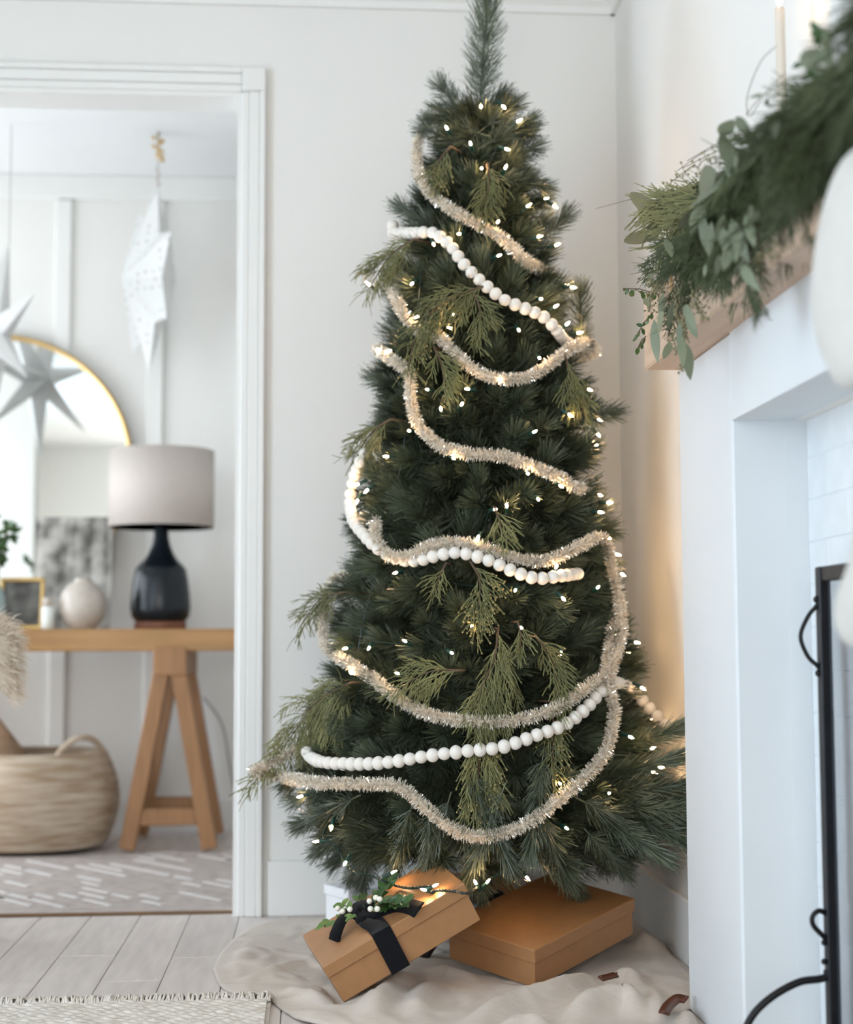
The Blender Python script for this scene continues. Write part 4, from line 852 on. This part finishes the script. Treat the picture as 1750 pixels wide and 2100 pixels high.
pf = thing('photo_frame', 'small brass photo frame holding a dark photograph', 'photo frame', (-1.02, 5.60, TZ)); Mf = Matrix.Rotation(math.radians(-8), 3, 'X')
c0 = V((-1.018, 5.60, TZ+.0925))
for (dx, dz, sx, sz) in ((0, .085, .155, .014), (0, -.085, .155, .014), (-.0705, 0, .014, .184), (.0705, 0, .014, .184)): MB().box(c0+Mf @ V((dx, 0, dz)), (sx, .012, sz), Mf, .002).build('frame_bar', M_brass, pf)
MB().box(c0+Mf @ V((0, .003, 0)), (.128, .003, .158), Mf).build('photograph', M_photo, pf)
jc = (-.906, 5.47, TZ)
jt = thing('white_jar', 'small white glass jar with a beige stopper beside the brass frame', 'jar', jc)
MB().lathe([(0, 0), (.020, 0), (.0215, .004), (.0215, .074), (.018, .078), (0, .078)], 28, jc).build('body', M_jar, jt, True)
MB().lathe([(0, .0775), (.018, .0775), (.0185, .104), (.016, .108), (0, .108)], 24, jc).build('stopper', M_vase, jt, True)
# leafy stems in a teal bottle
bc = (-1.085, 5.47, TZ)
bt = thing('glass_bottle', 'teal glass bottle at the left end of the visible tabletop', 'bottle', bc)
MB().lathe([(0, 0), (.032, 0), (.036, .006), (.036, .10), (.030, .13), (.014, .155), (.013, .19), (.016, .195), (.010, .195)], 30, bc).build('body', M_glassb, bt, True)
gs = thing('greenery_stems', 'dark green leafy stems standing in the teal bottle', 'foliage', (bc[0], bc[1], TZ+.18))
BG = [leaf_mesh(.040, .022, mm=M_leafg), leaf_mesh(.034, .020, mm=M_leafg, curl=.3)]
for k in range(7):
    e = V((bc[0]+random.uniform(-.10, .055), bc[1]+random.uniform(-.06, .06), TZ+random.uniform(.30, .46))); a = V((bc[0], bc[1], TZ+.15)); pth = spline([a, (a+e)/2+V((0, 0, .03)), e], 5)
    MB().tube(pth, .0015, 5).build('stem', M_bark, gs)
    for j in range(9): leafat(random.choice(BG), gs, random.choice(pth[3:]), V((random.uniform(-1, 1), random.uniform(-.6, .3), random.uniform(-.5, .8))), V((0, -1, .3)), random.uniform(.7, 1.1))
# round mirror
mr = thing('round_mirror', 'large round mirror with thin brass rim on the far wall', 'mirror', (-1.181, 5.96, 1.372))
MB().add([V((-1.181+.492*math.cos(2*PI*k/96), 5.970, 1.372+.492*math.sin(2*PI*k/96))) for k in range(96)]+[V((-1.181+.492*math.cos(2*PI*k/96), 5.980, 1.372+.492*math.sin(2*PI*k/96))) for k in range(96)], [tuple(range(96)), tuple(range(96, 192))[::-1]]+[(k, k+96, (k+1) % 96+96, (k+1) % 96) for k in range(96)]).build('glass', M_mirror, mr)
MB().tube([(-1.181+.495*math.cos(2*PI*k/96), 5.966, 1.372+.495*math.sin(2*PI*k/96)) for k in range(96)], .0095, 10, closed=True).build('rim', M_brass, mr, True)
# folded paper stars
def star(label, c, R, inner, depth, yaw, rot, m, n=7, hang=ZC, cluster=False):
    root = thing('paper_star', label, 'paper star', c, 'paper stars hanging in the far room'); Rm = Matrix.Rotation(yaw, 3, 'Z'); mb = MB(); ring = []
    for k in range(2*n):
        a = rot+PI*k/n; r = R if k % 2 == 0 else inner; ring.append(V(c)+Rm @ V((r*math.cos(a), 0, r*math.sin(a))))
    f0, b0 = V(c)+Rm @ V((0, -depth, 0)), V(c)+Rm @ V((0, depth, 0))
    mb.add(ring+[f0, b0], [(k, (k+1) % (2*n), 2*n) for k in range(2*n)]+[((k+1) % (2*n), k, 2*n+1) for k in range(2*n)]); mb.build('star', m, root)
    tp = max(ring, key=lambda p: p.z); MB().tube([tp-V((0, 0, .01)), V((tp.x, tp.y, hang-.002))], .0012, 5).build('thread', M_cord, root); return root, tp
star('plain white folded paper star hanging in front of the round mirror', (-1.123, 5.50, 1.785), .335, .085, .075, math.radians(-52), math.radians(68), M_paper)
lr, tp = star('perforated white paper star lantern hanging near the door casing', (-.585, 5.58, 2.005), .335, .20, .10, math.radians(-71), math.radians(68), M_perf)
cl_ = MB()
for k in range(9): cl_.ball((tp.x+random.uniform(-.018, .018), tp.y+random.uniform(-.01, .01), ZC-.02-.010*k), .008, 6, 5)
cl_.tube([(tp.x, tp.y, ZC), (tp.x, tp.y, ZC-.10)], .004, 6).build('hook', M_brass, lr, True)
for k in range(4): MB().ball((tp.x-.004+.006*(k % 2), tp.y, ZC-.135-.018*k), .0085, 8, 6, (1, 1, .6)).build('bead', M_vase, lr, True)
# basket
bk = thing('seagrass_basket', 'round woven seagrass basket with looped handles under the console', 'basket', (-.95, 5.52, .008))
bcn = V((-.955, 5.52, .008)); prof = []
for i in range(24*4+1):
    t = i/96; z_ = .012+t*.315; r = .236+.058*math.sin(PI*min(1, t*.85+.08))-.004*t; prof.append((r+.0045*abs(math.sin(PI*t*24)), z_))
outer = [(0, .004), (.20, .004)]+prof; inn = [(r-.016, z_) for r, z_ in reversed(prof[8:])]
MB().lathe(outer+inn+[(.20, .03), (0, .03)], 72, bcn).build('weave', M_seagrass, bk, True)
for sg in (1, -1):
    ctr = bcn+V((sg*.185, -.05 if sg > 0 else 0, .32)); rim = [(sg*.10, .22), (sg*.16, .20), (sg*.22, .14), (sg*.262, .05)]
    if sg > 0: pth = [bcn+V((.11, -.20, .31)), bcn+V((.13, -.20, .345)), bcn+V((.175, -.17, .378)), bcn+V((.215, -.12, .372)), bcn+V((.245, -.06, .33)), bcn+V((.25, -.04, .30))]
    else: pth = [bcn+V((-.11, -.20, .31)), bcn+V((-.14, -.19, .36)), bcn+V((-.20, -.14, .37)), bcn+V((-.25, -.05, .31))]
    MB().tube(spline(pth, 6), .011, 8).build('handle', M_seagrass, bk, True)
rl = thing('rolled_blanket', 'brown rolled blanket sticking out of the seagrass basket', 'blanket', (-1.12, 5.45, .1))
a = V((-.93, 5.40, .20)); b = V((-1.15, 5.37, .49)); ax = (b-a).normalized(); n_, bn_ = frame_of(ax); mb = MB(); sp = [(n_*math.cos(t*.35)+bn_*math.sin(t*.35))*(.014+.0009*t) for t in range(0, 58)]
mb.add([a+q for q in sp]+[b+q for q in sp], [(i, i+1, len(sp)+i+1, len(sp)+i) for i in range(len(sp)-1)]); mb.build('roll', M_blanket, rl, True, solid=.007)
MB().tube(spline([(-.40, 5.94, .50), (-.33, 5.90, .40), (-.30, 5.88, .25), (-.27, 5.90, .10), (-.24, 5.93, .012)], 8), .003, 6).build('power_cord', M_cord, None, True)
tag(bpy.data.objects['power_cord'], 'thin grey lamp cord hanging behind the trestle leg', 'cord')
# fur throw over a chair at the left edge of the frame
ch = thing('dining_chair', 'wooden chair at the left edge, hidden under a fur throw', 'chair', (-.98, 3.72, 0))
MB().box((-.98, 3.72, .445), (.40, .40, .035), bev=.006).build('seat', M_oak, ch)
for sx in (-1, 1):
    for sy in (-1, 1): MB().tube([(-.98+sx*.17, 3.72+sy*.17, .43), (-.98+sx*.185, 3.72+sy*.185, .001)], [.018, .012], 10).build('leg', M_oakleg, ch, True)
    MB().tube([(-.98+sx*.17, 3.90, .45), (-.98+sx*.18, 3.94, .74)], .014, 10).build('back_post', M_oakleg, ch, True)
MB().box((-.98, 3.94, .70), (.36, .022, .10), bev=.008).build('backrest', M_oak, ch)
ft_ = thing('fur_throw', 'fluffy cream fur throw at the left edge of the picture', 'throw', (-.96, 3.88, .5))
body = MB(); secs = []
for i in range(13):
    t = i/12; ang = PI*t; secs.append((V((-.955, 3.93-.055*math.cos(ang)*(1.15), .60+.135*math.sin(ang) if 0 < t < 1 else .56))))
NSY, NSX = 26, 22; vs = []
for j in range(NSX+1):
    u = j/NSX; x = -1.20+.47*u; sag = -.05*(2*u-1)**6
    for i in range(NSY+1):
        t = i/NSY
        if t < .35: p = (3.885, .62+.12*(t/.35))
        elif t < .65: a = PI*(t-.35)/.30; p = (3.935-.05*math.cos(a), .74+.035*math.sin(a))
        else: p = (3.985, .74-.12*((t-.65)/.35))
        vs.append(V((x, p[0]+.006*noise.noise(V((x*9, p[1]*9, 0))), p[1]+sag)))
body.add(vs, [(j*(NSY+1)+i, j*(NSY+1)+i+1, (j+1)*(NSY+1)+i+1, (j+1)*(NSY+1)+i) for j in range(NSX) for i in range(NSY)])
bo = body.build('hide', M_fur, ft_, True, solid=.012)
g = np.random.default_rng(5); n = 9000; ii = g.integers(0, len(vs), n); P0 = np.array([tuple(v) for v in vs])[ii]+g.normal(0, .008, (n, 3))
P0[:, 0] = np.minimum(P0[:, 0], -.73); cen = np.array([-.96, 3.935, .69]); nd = P0-cen; nd[:, 0] *= .35; nd /= np.linalg.norm(nd, axis=1)[:, None]; edge = (P0[:, 0] > -.76)[:, None]*np.array([.9, 0, .0])
d1 = nd+edge+g.normal(0, .35, (n, 3)); d1 /= np.linalg.norm(d1, axis=1)[:, None]; ln = g.uniform(.02, .038, n)[:, None]; p1 = P0+d1*ln*.5; d2 = d1+np.array([.0, 0, -.55]); d2 /= np.linalg.norm(d2, axis=1)[:, None]; p2 = p1+d2*ln*.5
wv = np.cross(d1, g.normal(size=(n, 3))); wv /= np.linalg.norm(wv, axis=1)[:, None]; wv *= .0012
fv = np.stack([P0-wv, P0+wv, p1-wv*.8, p1+wv*.8, p2-wv*.15, p2+wv*.15], 1).reshape(-1, 3); bq = np.arange(n)[:, None]*6
tag(np_obj('fur', fv, np.concatenate([bq+[0, 1, 3, 2], bq+[2, 3, 5, 4]]), M_fur, ft_), kind='stuff')
